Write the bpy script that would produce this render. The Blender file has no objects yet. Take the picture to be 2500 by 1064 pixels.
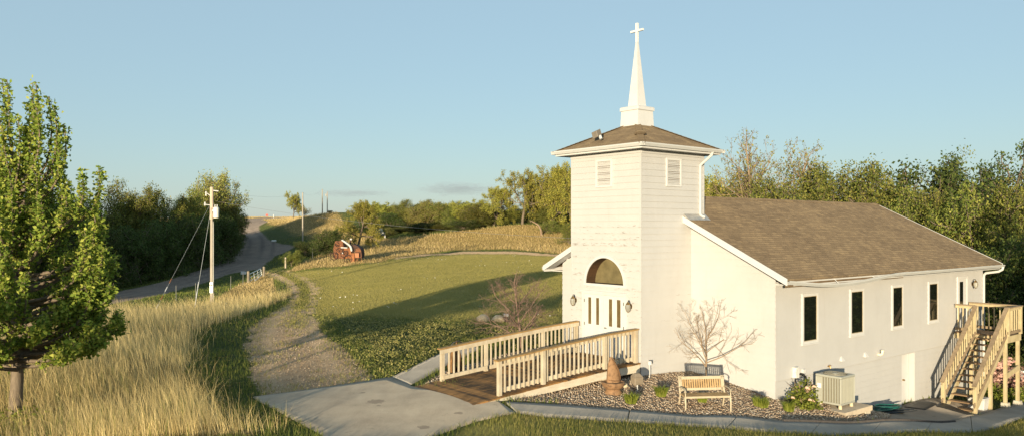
import bpy, bmesh, math, random
import numpy as np
from mathutils import Vector, Matrix
PI = math.pi
rnd = random.Random(7)
npr = np.random.default_rng(11)
scene = bpy.context.scene
col = scene.collection
rad = math.radians

# ------------------------------------------------------------------ camera frame (photo is 2500 x 1064)
F, CX, HY, CAMZ = 1917.0, 1250.0, 558.0, 4.5
cam_d = bpy.data.cameras.new('camera'); cam = bpy.data.objects.new('camera', cam_d); col.objects.link(cam)
cam.location = (0, 0, CAMZ); cam.rotation_euler = (PI / 2, 0, 0)
cam_d.sensor_width = 36; cam_d.lens = 36 * F / 2500; cam_d.shift_y = (HY - 532) / 2500
cam_d.clip_start = .5; cam_d.clip_end = 30000
scene.camera = cam

# ------------------------------------------------------------------ object helpers
def tag(o, label=None, cat=None, group=None, kind=None):
    if label: o['label'] = label
    if cat: o['category'] = cat
    if group: o['group'] = group
    if kind: o['kind'] = kind
    return o

def thing(name, label, cat, loc=(0, 0, 0), rz=0, group=None):
    o = bpy.data.objects.new(name, None); col.objects.link(o)
    o.location = loc; o.rotation_euler = (0, 0, rz); o.empty_display_size = .2
    return tag(o, label, cat, group)

def new_obj(name, me, parent=None):
    o = bpy.data.objects.new(name, me); col.objects.link(o)
    if parent is not None: o.parent = parent
    return o

def np_mesh(name, verts, faces, mat=None, smooth=False):
    """faces: (M,k) array of one face size"""
    verts = np.asarray(verts, np.float32); faces = np.asarray(faces, np.int32)
    me = bpy.data.meshes.new(name)
    k = faces.shape[1]
    me.vertices.add(len(verts)); me.vertices.foreach_set('co', verts.ravel())
    me.loops.add(faces.size); me.loops.foreach_set('vertex_index', faces.ravel())
    me.polygons.add(len(faces))
    me.polygons.foreach_set('loop_start', np.arange(0, faces.size, k, dtype=np.int32))
    if smooth: me.polygons.foreach_set('use_smooth', np.ones(len(faces), bool))
    me.update(calc_edges=True)
    if mat: me.materials.append(mat)
    return me

class MB:
    def __init__(s): s.v = []; s.f = []
    def quad(s, *p):
        b = len(s.v); s.v += [tuple(q) for q in p]; s.f.append(tuple(range(b, b + len(p)))); return s
    def box(s, x0, x1, y0, y1, z0, z1):
        x0, x1 = min(x0, x1), max(x0, x1); y0, y1 = min(y0, y1), max(y0, y1); z0, z1 = min(z0, z1), max(z0, z1)
        return s.hexa([(x0, y0, z0), (x1, y0, z0), (x1, y1, z0), (x0, y1, z0)], [(x0, y0, z1), (x1, y0, z1), (x1, y1, z1), (x0, y1, z1)])
    def hexa(s, lo, hi):
        b = len(s.v); s.v += [tuple(p) for p in lo] + [tuple(p) for p in hi]; n = len(lo)
        s.f.append(tuple(b + i for i in reversed(range(n)))); s.f.append(tuple(b + n + i for i in range(n)))
        for i in range(n):
            j = (i + 1) % n; s.f.append((b + i, b + j, b + n + j, b + n + i))
        return s
    def prism(s, poly, d):
        """extrude 3d polygon by vector d"""
        return s.hexa(poly, [tuple(a + b for a, b in zip(p, d)) for p in poly])
    def bar(s, a, b, w, h, up=(0, 0, 1)):
        """rectangular bar from a to b, w sideways, h along up"""
        a = Vector(a); b = Vector(b); d = (b - a).normalized(); up = Vector(up)
        side = d.cross(up)
        if side.length < 1e-5: side = d.cross(Vector((1, 0, 0)))
        side.normalize(); u = side.cross(d).normalized()
        q = [side * (-w / 2) + u * (-h / 2), side * (w / 2) + u * (-h / 2), side * (w / 2) + u * (h / 2), side * (-w / 2) + u * (h / 2)]
        return s.hexa([a + t for t in q], [b + t for t in q])
    def tube(s, pts, r, n=8, cap=True):
        pts = [Vector(p) for p in pts]; rs = r if isinstance(r, (list, tuple)) else [r] * len(pts)
        b = len(s.v); prev = None
        for i, p in enumerate(pts):
            t = (pts[min(i + 1, len(pts) - 1)] - pts[max(i - 1, 0)]).normalized()
            if prev is None:
                x = t.orthogonal().normalized()
            else:
                x = (prev - t * prev.dot(t)); x = x.normalized() if x.length > 1e-6 else t.orthogonal().normalized()
            prev = x; y = t.cross(x)
            for k in range(n):
                a = 2 * PI * k / n; s.v.append(tuple(p + (x * math.cos(a) + y * math.sin(a)) * rs[i]))
        for i in range(len(pts) - 1):
            for k in range(n):
                j = (k + 1) % n; s.f.append((b + i * n + k, b + i * n + j, b + (i + 1) * n + j, b + (i + 1) * n + k))
        if cap:
            s.f.append(tuple(b + k for k in reversed(range(n)))); e = b + (len(pts) - 1) * n; s.f.append(tuple(e + k for k in range(n)))
        return s
    def lathe(s, prof, c=(0, 0, 0), n=20, a0=0, squash=(1, 1), jit=0):
        b = len(s.v)
        for r, z in prof:
            for k in range(n):
                a = a0 + 2 * PI * k / n; j = 1 + (rnd.uniform(-jit, jit) if jit else 0)
                s.v.append((c[0] + r * j * squash[0] * math.cos(a), c[1] + r * j * squash[1] * math.sin(a), c[2] + z))
        for i in range(len(prof) - 1):
            for k in range(n):
                j = (k + 1) % n; s.f.append((b + i * n + k, b + i * n + j, b + (i + 1) * n + j, b + (i + 1) * n + k))
        s.f.append(tuple(b + k for k in reversed(range(n)))); e = b + (len(prof) - 1) * n; s.f.append(tuple(e + k for k in range(n)))
        return s
    def blob(s, c, r, jit=.15, seg=10, ring=7):
        prof = []; b = len(s.v)
        s.v.append((c[0], c[1], c[2] - r[2]))
        for i in range(1, ring):
            a = PI * i / ring
            for k in range(seg):
                t = 2 * PI * k / seg; j = 1 + rnd.uniform(-jit, jit)
                s.v.append((c[0] + r[0] * math.sin(a) * math.cos(t) * j, c[1] + r[1] * math.sin(a) * math.sin(t) * j, c[2] - r[2] * math.cos(a) * (1 + rnd.uniform(-jit, jit) * .5)))
        s.v.append((c[0], c[1], c[2] + r[2])); top = len(s.v) - 1
        for k in range(seg):
            s.f.append((b, b + 1 + (k + 1) % seg, b + 1 + k)); e = b + 1 + (ring - 2) * seg; s.f.append((top, e + k, e + (k + 1) % seg))
        for i in range(ring - 2):
            for k in range(seg):
                j = (k + 1) % seg; q = b + 1 + i * seg; s.f.append((q + k, q + j, q + seg + j, q + seg + k))
        return s
    def build(s, name, mat, parent=None, smooth=False, bevel=0):
        me = bpy.data.meshes.new(name); me.from_pydata(s.v, [], s.f)
        bm = bmesh.new(); bm.from_mesh(me); bmesh.ops.recalc_face_normals(bm, faces=bm.faces)
        if bevel: bmesh.ops.bevel(bm, geom=list(bm.edges), offset=bevel, segments=1, affect='EDGES', clamp_overlap=True)
        bm.to_mesh(me); bm.free()
        if smooth:
            me.polygons.foreach_set('use_smooth', np.ones(len(me.polygons), bool))
            me.set_sharp_from_angle(angle=rad(40))
        me.update(); me.materials.append(mat)
        return new_obj(name, me, parent)

def copy_tree(o, parent=None):
    kids = [c for c in o.children]
    c = o.copy(); col.objects.link(c); c.parent = parent
    for k in kids: copy_tree(k, c)
    return c

# ------------------------------------------------------------------ material helpers
def lin(c):
    return tuple((x / 12.92 if x <= .04045 else ((x + .055) / 1.055) ** 2.4) for x in c)
class NT:
    def __init__(s, name):
        s.m = bpy.data.materials.new(name); s.m.use_nodes = True; s.t = s.m.node_tree
        s.p = s.t.nodes['Principled BSDF']; s.p.inputs['Diffuse Roughness'].default_value = .0; s.out = s.t.nodes['Material Output']
    def n(s, t, **k):
        x = s.t.nodes.new(t)
        for a, b in k.items():
            if a.startswith('i_'):
                key = a[2:]; key = int(key) if key.isdigit() else key.replace('_', ' ')
                x.inputs[key].default_value = b
            else: setattr(x, a, b)
        return x
    def l(s, a, b): s.t.links.new(a, b)
    def ramp(s, src, stops, interp='LINEAR'):
        r = s.n('ShaderNodeValToRGB'); r.color_ramp.interpolation = interp; e = r.color_ramp.elements
        while len(e) > 1: e.remove(e[0])
        for i, (p, c) in enumerate(stops):
            x = e[0] if i == 0 else e.new(p)
            x.position = p; x.color = (*c, 1) if len(c) == 3 else c
        s.l(src, r.inputs[0]); return r.outputs[0]
    def mix(s, fac, a, b, mode='MIX'):
        m = s.n('ShaderNodeMix', data_type='RGBA', blend_type=mode)
        for key, val in ((0, fac), (6, a), (7, b)):
            if isinstance(val, (int, float)): m.inputs[key].default_value = val
            elif isinstance(val, tuple): m.inputs[key].default_value = (*val, 1) if len(val) == 3 else val
            else: s.l(val, m.inputs[key])
        return m.outputs[2]
    def math(s, op, a, b=None, c=None, clamp=False):
        m = s.n('ShaderNodeMath', operation=op, use_clamp=clamp)
        for i, v in enumerate((a, b, c)):
            if v is None: continue
            if isinstance(v, (int, float)): m.inputs[i].default_value = v
            else: s.l(v, m.inputs[i])
        return m.outputs[0]
    def coord(s, which='Object', scale=(1, 1, 1), rot=(0, 0, 0)):
        c = s.n('ShaderNodeTexCoord'); mp = s.n('ShaderNodeMapping'); mp.inputs['Scale'].default_value = scale; mp.inputs['Rotation'].default_value = rot
        s.l(c.outputs[which], mp.inputs[0]); return mp.outputs[0]
    def noise(s, vec, scale=5, detail=4, rough=.55, dist=0):
        x = s.n('ShaderNodeTexNoise'); x.inputs['Scale'].default_value = scale; x.inputs['Detail'].default_value = detail
        x.inputs['Roughness'].default_value = rough; x.inputs['Distortion'].default_value = dist
        s.l(vec, x.inputs['Vector']); return x.outputs['Fac']
    def bump(s, h, strength=.4, dist=.02):
        b = s.n('ShaderNodeBump'); b.inputs['Strength'].default_value = strength; b.inputs['Distance'].default_value = dist
        s.l(h, b.inputs['Height']); s.l(b.outputs[0], s.p.inputs['Normal']); return b
    def base(s, c): s.l(c, s.p.inputs['Base Color'])
    def matte(s): s.p.inputs['Diffuse Roughness'].default_value = 1.0
    def rough(s, r): s.p.inputs['Roughness'].default_value = r
    def spec(s, r): s.p.inputs['Specular IOR Level'].default_value = r
    def metal(s, r): s.p.inputs['Metallic'].default_value = r

def simple(name, c, rough=.7, var=.25, scale=6, metal=0, bump=0, spec=.35, stretch=(1, 1, 1), dark=None):
    t = NT(name); v = t.coord('Object', stretch); n = t.noise(v, scale, 5, .6)
    d = dark or tuple(x * (1 - var) for x in c); b = tuple(min(x * (1 + var * .5), .95) for x in c)
    t.base(t.ramp(n, [(.3, d), (.5, c), (.72, b)])); t.rough(rough); t.metal(metal); t.spec(spec)
    if bump: t.bump(n, bump, .01)
    return t.m
# ------------------------------------------------------------------ sun direction (low, behind the camera, a little left)
AZ, EL = rad(14.7), rad(4.8)          # shadows run towards AZ right of +Y
SH = np.array([math.sin(AZ), math.cos(AZ)])

# ------------------------------------------------------------------ church frame: x = along the nave (away right), y = across (away left)
TH = .6804
CO, SI = math.cos(TH), math.sin(TH)
C0 = (3.913, 23.835)
def cw(v, u):                          # church-plan coordinates to world
    return (C0[0] + CO * v - SI * u, C0[1] + SI * v + CO * u)

# ------------------------------------------------------------------ terrain: smooth surface through surveyed points
TP = []
def tz(px, py, z):                     # pixel ray at height z (relative to the camera)
    Y = -z * F / (py - HY); TP.append(((px - CX) / F * Y, Y, z))
def tY(px, py, Y): TP.append(((px - CX) / F * Y, Y, -(py - HY) / F * Y))
for a in [(620, 970, -4.5), (790, 1064, -4.5), (1000, 945, -4.46), (1148, 990, -4.46), (1100, 1050, -4.54), (900, 918, -4.5),
          (1675, 1000, -4.72), (1789, 1006, -4.8), (1497, 955, -4.55), (1500, 1014, -4.62), (1700, 1030, -4.78), (1900, 1042, -5.02),
          (2100, 1045, -5.5), (2300, 1042, -6.0), (2480, 1020, -6.4), (2053, 1000, -5.38), (850, 850, -4.5), (1100, 800, -4.45),
          (700, 830, -4.6), (640, 900, -4.6), (560, 850, -4.75), (500, 960, -4.8), (800, 750, -4.6), (1000, 780, -4.45)]: tz(*a)
for a in [(1565, 918, 23.835), (1686, 905, 25.35), (1894, 975, 22.97), (2150, 1000, 27.06), (2215, 992, 28.2), (2297, 984, 28.06),
          (2381, 1014, 27.5), (2484, 990, 30), (2420, 1003, 28.3), (2450, 872, 45), (2500, 845, 60), (1500, 1064, 17.4), (1900, 1064, 18.6),
          (2200, 1064, 21), (2400, 1064, 23.3), (1000, 700, 58), (1000, 640, 92), (1100, 618, 108), (1350, 626, 105), (1250, 680, 66),
          (1360, 720, 50), (850, 660, 82), (760, 690, 70), (720, 700, 68), (690, 668, 92), (850, 640, 91), (930, 625, 98), (1000, 600, 122),
          (1200, 570, 132), (1280, 552, 136), (1380, 580, 128), (1100, 588, 128), (960, 590, 128), (900, 600, 120), (800, 522, 165),
          (740, 545, 160), (830, 560, 140), (1000, 560, 160), (260, 735, 70), (380, 712, 84), (480, 690, 92), (600, 645, 112), (660, 600, 138),
          (610, 570, 165), (600, 541, 205), (600, 534, 230), (690, 533, 230), (650, 532, 300), (500, 536, 230), (560, 700, 82), (660, 650, 100),
          (740, 610, 130), (700, 572, 150), (200, 700, 100), (400, 660, 108), (540, 600, 140), (400, 772, 45), (517, 762, 52), (517, 745, 58),
          (300, 790, 38), (150, 800, 34), (0, 830, 30), (100, 900, 24), (35, 1045, 18.5), (250, 950, 22), (300, 1064, 17)]: tY(*a)
for a in [(10, 45, -5), (25, 45, -6.2), (30, 60, -6), (5, 60, -4.3), (40, 50, -6.4), (0, 0, -4.7), (-20, -5, -4.7), (20, 0, -5.3), (0, -60, -4.5), (-60, 0, -5),
          (60, 0, -6.5), (-60, 50, -5.8), (-200, 0, -4), (200, 0, -5), (0, -200, -3), (200, 200, -2), (-200, 220, 0), (60, 110, -3.5), (90, 60, -5)]: TP.append(a)
TP = np.array(TP, float); TP[:, 2] += CAMZ
def _tps(r2): return np.where(r2 > 1e-9, r2 * np.log(np.maximum(r2, 1e-9)), 0)
_P = TP[:, :2] / 50.0; _n = len(_P)
_K = _tps(((_P[:, None] - _P[None]) ** 2).sum(-1)) + np.eye(_n) * 2e-4
_A = np.zeros((_n + 3, _n + 3)); _A[:_n, :_n] = _K; _A[:_n, _n] = 1; _A[:_n, _n + 1:] = _P; _A[_n, :_n] = 1; _A[_n + 1:, :_n] = _P.T
_W = np.linalg.solve(_A, np.r_[TP[:, 2], 0, 0, 0])
def terr(x, y):
    x = np.atleast_1d(np.asarray(x, float)); y = np.atleast_1d(np.asarray(y, float)); out = np.empty(x.shape)
    fx, fy, fo = x.ravel(), y.ravel(), out.ravel()
    for i in range(0, len(fx), 20000):
        q = np.c_[fx[i:i + 20000], fy[i:i + 20000]] / 50
        z = _tps(((q[:, None] - _P[None]) ** 2).sum(-1)) @ _W[:_n] + _W[_n] + q @ _W[_n + 1:]
        fo[i:i + 20000] = z
    R = np.hypot(fx, fy); t = np.clip((R - 240) / 160, 0, 1); t = t * t * (3 - 2 * t)
    far = np.where(fy > 60, 8.6, 3.0)
    fo[:] = fo * (1 - t) + far * t
    fo += (np.sin(fx * .7 + 1.3 * np.sin(fy * .31)) * np.sin(fy * .53) * .03) * np.clip((R - 30) / 40, 0, 1)
    return out
def T(x, y): return float(terr([x], [y])[0])
_ys = np.concatenate([np.arange(14, 60, .25), np.arange(60, 320, 1.0)])
def W(px, py, lift=0):
    """ground point seen at a photo pixel"""
    a, b = (px - CX) / F, -(py - HY) / F
    h = CAMZ + b * _ys - terr(a * _ys, _ys) - lift
    i = int(np.argmax(h <= 0))
    if h[i] > 0: i = len(_ys) - 1
    if i:
        t = h[i - 1] / (h[i - 1] - h[i] + 1e-12); Y = _ys[i - 1] + t * (_ys[i] - _ys[i - 1])
    else: Y = _ys[0]
    return (a * Y, Y)
def at(px, Y):                          # ground point below a photo column at a given distance
    X = (px - CX) / F * Y; return (X, Y, T(X, Y))
def zat(py, Y): return CAMZ - (py - HY) / F * Y
def wpoly(pts, step=60):
    out = []
    for i, p in enumerate(pts):
        q = pts[(i + 1) % len(pts)]; n = max(1, int(math.hypot(q[0] - p[0], q[1] - p[1]) / step))
        for k in range(n): out.append(W(p[0] + (q[0] - p[0]) * k / n, p[1] + (q[1] - p[1]) * k / n))
    return np.array(out)
def inside(poly, x, y):
    r = np.zeros(x.shape, bool); n = len(poly)
    for i in range(n):
        x1, y1 = poly[i]; x2, y2 = poly[(i + 1) % n]
        c = ((y1 > y) != (y2 > y)) & (x < (x2 - x1) * (y - y1) / (y2 - y1 + 1e-12) + x1)
        r ^= c
    return r
def sdist(poly, x, y):
    d = np.full(x.shape, 1e9); n = len(poly)
    for i in range(n):
        a = poly[i]; b = poly[(i + 1) % n]; ab = b - a; L = max(ab @ ab, 1e-9)
        t = np.clip(((x - a[0]) * ab[0] + (y - a[1]) * ab[1]) / L, 0, 1)
        d = np.minimum(d, np.hypot(x - a[0] - t * ab[0], y - a[1] - t * ab[1]))
    return np.where(inside(poly, x, y), d, -d)
def pline(pts, x, y):                   # distance to a polyline
    d = np.full(x.shape, 1e9)
    for a, b in zip(pts[:-1], pts[1:]):
        a = np.array(a); b = np.array(b); ab = b - a
        t = np.clip(((x - a[0]) * ab[0] + (y - a[1]) * ab[1]) / max(ab @ ab, 1e-9), 0, 1)
        d = np.minimum(d, np.hypot(x - a[0] - t * ab[0], y - a[1] - t * ab[1]))
    return d

# ------------------------------------------------------------------ zones on the ground
Z_dry = np.array([(-22, 14)] + [W(*p) for p in [(640, 1062), (560, 1040), (490, 1000), (452, 945), (458, 870), (474, 806), (560, 780), (650, 748)]] + [(-17, 62), (-21, 62), (-26, 52), (-33, 46), (-40, 30)])
Z_ridge = wpoly([(700, 664), (760, 655), (830, 652), (930, 640), (960, 630), (1100, 611), (1250, 608), (1395, 622), (1420, 580), (1300, 548), (1200, 554), (1100, 566), (960, 581), (890, 582), (740, 640)])
Z_bank = wpoly([(530, 730), (590, 690), (650, 665), (668, 680), (672, 720), (600, 745)])
Z_hill2 = wpoly([(640, 535), (690, 532), (760, 522), (830, 530), (900, 580), (890, 600), (800, 600), (735, 575), (660, 548)])
def smooth_line(pts, n=8):
    P = [np.array(p, float) for p in pts]; P = [2 * P[0] - P[1]] + P + [2 * P[-1] - P[-2]]; out = []
    for i in range(1, len(P) - 2):
        for k in range(n):
            t = k / n
            out.append(.5 * ((2 * P[i]) + (P[i + 1] - P[i - 1]) * t + (2 * P[i - 1] - 5 * P[i] + 4 * P[i + 1] - P[i + 2]) * t * t + (3 * P[i] - P[i - 1] - 3 * P[i + 1] + P[i + 2]) * t ** 3))
    out.append(P[-2]); return np.array(out)
road_l = smooth_line([(-45, 52)] + [W(*p) for p in [(235, 742), (350, 728), (470, 700), (560, 672), (640, 636), (690, 606)]], 6)
L_road = [W(*p) for p in [(180, 736), (300, 708), (400, 687), (500, 656), (560, 630), (595, 602), (588, 575), (572, 552), (570, 541), (578, 536)]]
R_road = [W(*p) for p in [(640, 536), (655, 541), (632, 552), (634, 565), (655, 585), (690, 596), (724, 600), (712, 606), (670, 625), (640, 655), (560, 668), (450, 702), (350, 728), (220, 750)]]
Z_road = np.array([(-52, 62)] + L_road + [(-76, 260), (-66, 260)] + R_road + [(-47, 50)])
drv = smooth_line([W(*p) for p in [(662, 663), (690, 667), (716, 680), (739, 698), (744, 720), (736, 742), (722, 775), (714, 810), (716, 850), (742, 910), (775, 960)]], 6)
_dn = [np.linalg.norm(b - a) for a, b in zip(drv[:-1], drv[1:])]
Z_drive = wpoly([(648, 660), (700, 660), (757, 680), (780, 705), (775, 740), (765, 772), (790, 815), (840, 850), (900, 905), (905, 925), (800, 950), (640, 968), (612, 900), (592, 845), (610, 800), (660, 765), (705, 740), (712, 715), (700, 690), (660, 672)], 40)
Z_path = wpoly([(960, 630), (1040, 619), (1130, 613), (1250, 612), (1395, 622), (1395, 629), (1250, 620), (1130, 620), (1040, 625), (965, 634)])
Z_bed = np.array([W(*p) for p in [(1230, 974), (1400, 990), (1500, 1000), (1700, 1017), (1920, 1031), (2130, 1030), (2330, 1030)]] + [cw(10.4, -3.35), cw(10.3, -2.9), cw(2.5, -3), cw(2.6, .1), cw(-.1, .2), cw(-.3, .2), cw(-.3, 2.6), cw(-5, 2.6), cw(-6.3, .1)])
Z_bed2 = np.array([cw(-6.2, 2.75), cw(-.2, 2.75), cw(0, 3.2), cw(2.4, 3.2), cw(2.4, 6.3), cw(.4, 5.9), cw(-2.0, 5.0), cw(-4.3, 4.2)])
Z_weed = wpoly([(770, 770), (900, 775), (1060, 783), (1200, 792), (1330, 800), (1320, 850), (1180, 830), (1070, 858), (960, 915), (900, 918), (840, 852), (790, 815)], 40)
Z_front = np.array([W(*p) for p in [(1120, 1052), (1180, 1030), (1262, 1008), (1336, 1018), (1492, 1028), (1700, 1041), (1860, 1054), (2020, 1062), (2116, 1060), (2308, 1054), (2436, 1043), (2500, 1025), (2600, 1000)]] + [(18, 22), (10, 14.5), (-2, 14.5)])
Z_lawn = wpoly([(690, 668), (760, 660), (840, 655), (900, 645), (970, 634), (1130, 620), (1250, 620), (1395, 629), (1395, 800), (1200, 792), (900, 775), (770, 772), (775, 740), (780, 705), (757, 680)])
Z_strip = np.array([W(*p) for p in [(650, 748), (560, 780), (474, 806), (458, 870), (452, 945), (490, 1000), (560, 1040), (640, 1062), (760, 1062), (640, 975), (612, 900), (592, 845), (610, 800), (660, 765), (705, 740), (712, 715), (700, 690), (668, 690)]])
Z_verge = wpoly([(560, 670), (600, 660), (650, 658), (640, 676), (600, 690), (530, 725), (480, 740), (330, 745), (350, 730), (450, 704)])
Z_verge2 = wpoly([(640, 556), (660, 562), (740, 590), (740, 600), (690, 594), (655, 582), (636, 565)])
Z_shoulder = wpoly([(690, 610), (730, 604), (830, 600), (830, 640), (760, 655), (700, 660), (650, 655), (672, 625)])

N2 = lambda x, y, s, ph=0: .5 + .5 * np.sin(x * s + 1.7 * np.sin(y * s * .8 + ph)) * np.sin(y * s * 1.1 + 1.3 * np.sin(x * s * .7 - ph))
# ------------------------------------------------------------------ ground mesh: rings about the viewpoint, one sheet to the horizon, split where the surface changes
ang = np.concatenate([np.radians(np.arange(-36, 36.001, .13)), np.radians(np.linspace(36, 324, 60)[1:-1])])
rr = np.concatenate([[.5, 4, 8, 11], np.exp(np.linspace(math.log(13.5), math.log(420), 300)), [500, 650, 900, 1400, 2500, 4500, 9000]])
na, nr = len(ang), len(rr)
gx = np.sin(ang)[None, :] * rr[:, None]; gy = np.cos(ang)[None, :] * rr[:, None]
gz = terr(gx, gy)
def sm(d, w): t = np.clip(d / w * .5 + .5, 0, 1); return t * t * (3 - 2 * t)
near_w = np.clip(rr[:, None] / 40, .5, 2.5) * np.ones_like(gx)
A_dry = np.maximum.reduce([sm(sdist(Z_dry, gx, gy), .8 * near_w), sm(sdist(Z_ridge, gx, gy), 2.5), sm(sdist(Z_bank, gx, gy), 2), sm(sdist(Z_hill2, gx, gy), 6), sm(rr[:, None] - 225 + 0 * gx, 20) * (gy > 0)])
A_dirt = np.maximum(sm(sdist(Z_drive, gx, gy), .9 * near_w), sm(sdist(Z_path, gx, gy), 1.8) * .72)
_mid = pline(drv, gx, gy)
A_dirt = A_dirt * (1 - .95 * np.exp(-(_mid / .42) ** 2) * np.clip((gy - 38) / 14, 0, 1))
_dp = np.clip((N2(gx, gy, 1.35, 5) - .60) * 4, 0, 1) + np.clip((N2(gx, gy, 2.6, 2) - .74) * 5, 0, 1); A_patch = np.clip(_dp, 0, 1) * (sdist(Z_drive, gx, gy) > -.5)
A_dirt = A_dirt * (1 - .34 * A_patch * (gy < 75))
A_rut = np.exp(-((_mid - .95) / .28) ** 2)
A_road = sm(sdist(Z_road, gx, gy), 1.5)
_rl = smooth_line([0.5 * (np.array(L_road[i]) + np.array(R_road[j])) for i, j in ((0, 13), (1, 12), (2, 11), (3, 10), (4, 9), (5, 4), (6, 3), (7, 2), (8, 1))], 8)
_rd = pline(_rl, gx, gy); A_track = (np.exp(-((_rd - 1.1) / .38) ** 2) + .8 * np.exp(-((_rd - 2.9) / .3) ** 2)) * (.55 + .45 * np.sin(gx * .35 + gy * .21))
A_bed = np.maximum(sm(sdist(Z_bed, gx, gy), .12), sm(sdist(Z_bed2, gx, gy), .2))
A_lawn = np.maximum.reduce([sm(sdist(Z_lawn, gx, gy), 2.5), sm(sdist(Z_front, gx, gy), .3) * .9])
gv = np.c_[gx.ravel(), gy.ravel(), gz.ravel()]
I = np.arange(na * nr).reshape(nr, na)
a = I[:-1]; b = I[1:]
gf = np.stack([a, np.roll(a, -1, 1), np.roll(b, -1, 1), b], -1).reshape(-1, 4)[:, ::-1]
fc = gv[gf].mean(1)
f_dist = np.hypot(fc[:, 0], fc[:, 1])
fv = gv[gf]; f_area = .5 * np.linalg.norm(np.cross(fv[:, 2] - fv[:, 0], fv[:, 3] - fv[:, 1]), axis=1)
in_view = (np.abs(fc[:, 0]) < fc[:, 1] * .69 + np.where(fc[:, 1] < 45, 6.5, 2.5)) & (f_dist > 13.4)
sel = np.full(len(gf), 0)
def fin(z): return inside(z, fc[:, 0], fc[:, 1])
m_bed = fin(Z_bed) | fin(Z_bed2)
sel[fin(Z_road)] = 1; sel[fin(Z_drive)] = 2; sel[fin(Z_path)] = 3; sel[m_bed] = 4

def ground_mat():
    t = NT('ground'); v = t.coord('Object')
    def att(n): x = t.n('ShaderNodeAttribute', attribute_name=n); return x.outputs['Fac']
    n1 = t.noise(v, .35, 6, .65); n2 = t.noise(v, 3.5, 6, .65); n3 = t.noise(v, 22, 4, .7); n4 = t.noise(v, .06, 3, .5)
    edge = t.math('ADD', t.math('MULTIPLY', t.math('SUBTRACT', n2, .5), .9), t.math('MULTIPLY', t.math('SUBTRACT', n1, .5), .6))
    def m(a, k=1.0):
        x = t.math('ADD', att(a), t.math('MULTIPLY', edge, k))
        r = t.n('ShaderNodeMapRange', interpolation_type='SMOOTHSTEP'); r.inputs[1].default_value = .35; r.inputs[2].default_value = .65
        t.l(x, r.inputs[0]); return r.outputs[0]
    green = t.ramp(n2, [(.25, (.030, .045, .014)), (.5, (.062, .080, .022)), (.75, (.13, .125, .045))])
    lawn = t.ramp(t.math('ADD', t.math('MULTIPLY', n1, .5), t.math('MULTIPLY', n3, .5)), [(.28, (.19, .18, .05)), (.5, (.28, .245, .075)), (.72, (.38, .315, .12))])
    dry = t.ramp(n2, [(.25, (.085, .065, .022)), (.5, (.21, .150, .055)), (.75, (.36, .26, .11))])
    dirt = t.ramp(t.math('ADD', t.math('MULTIPLY', n2, .55), t.math('MULTIPLY', n3, .45)), [(.3, (.27, .185, .115)), (.5, (.44, .315, .20)), (.7, (.60, .45, .30))])
    road = t.ramp(t.math('ADD', t.math('MULTIPLY', n1, .5), t.math('MULTIPLY', n2, .5)), [(.3, (.14, .115, .10)), (.5, (.22, .18, .15)), (.7, (.31, .25, .205))])
    vor = t.n('ShaderNodeTexVoronoi'); vor.inputs['Scale'].default_value = 24; t.l(v, vor.inputs['Vector'])
    peb = t.ramp(t.math('FRACT', t.math('MULTIPLY', vor.outputs['Distance'], 7)), [(.0, (.12, .085, .06)), (.5, (.26, .19, .135)), (1, (.38, .30, .22))])
    c = t.mix(att('lawn'), green, lawn); c = t.mix(m('dry'), c, dry); c = t.mix(m('dirt'), c, t.mix(t.math('MULTIPLY', att('rut'), .5), dirt, (.62, .46, .30))); c = t.mix(m('road', .5), c, t.mix(t.math('MULTIPLY', att('track'), .6), road, (.085, .072, .068))); c = t.mix(att('bed'), c, peb)
    t.base(c); t.rough(.95); t.spec(.1); t.matte()
    t.bump(t.math('ADD', n3, t.math('MULTIPLY', n2, 1.5)), .8, .09)
    return t.m
M_ground = ground_mat()
def ground_piece(name, mask, keep):
    f = gf[mask]; used = np.unique(f); re = np.full(len(gv), -1); re[used] = np.arange(len(used))
    me = np_mesh(name, gv[used], re[f], M_ground, True)
    for an, arr in (('dry', A_dry), ('dirt', A_dirt), ('road', A_road), ('bed', A_bed), ('lawn', A_lawn), ('track', A_track), ('rut', A_rut)):
        at_ = me.attributes.new(an, 'FLOAT', 'POINT'); at_.data.foreach_set('value', arr.ravel()[used].astype(np.float32))
    o = new_obj(name, me); tag(o, kind='structure', **keep); return o
ground_piece('ground', sel == 0, dict(label='grassy ground rolling away to a low hill', cat='ground'))
ground_piece('gravel_road', sel == 1, dict(label='grey gravel road curving up over the hill', cat='road'))
ground_piece('driveway', sel == 2, dict(label='two-track dirt drive winding down to the concrete pad', cat='driveway'))
ground_piece('path', sel == 3, dict(label='narrow dirt path along the far edge of the lawn', cat='path'))
ground_piece('gravel_bed', sel == 4, dict(label='pebble garden bed around the front of the church', cat='garden bed'))
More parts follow.
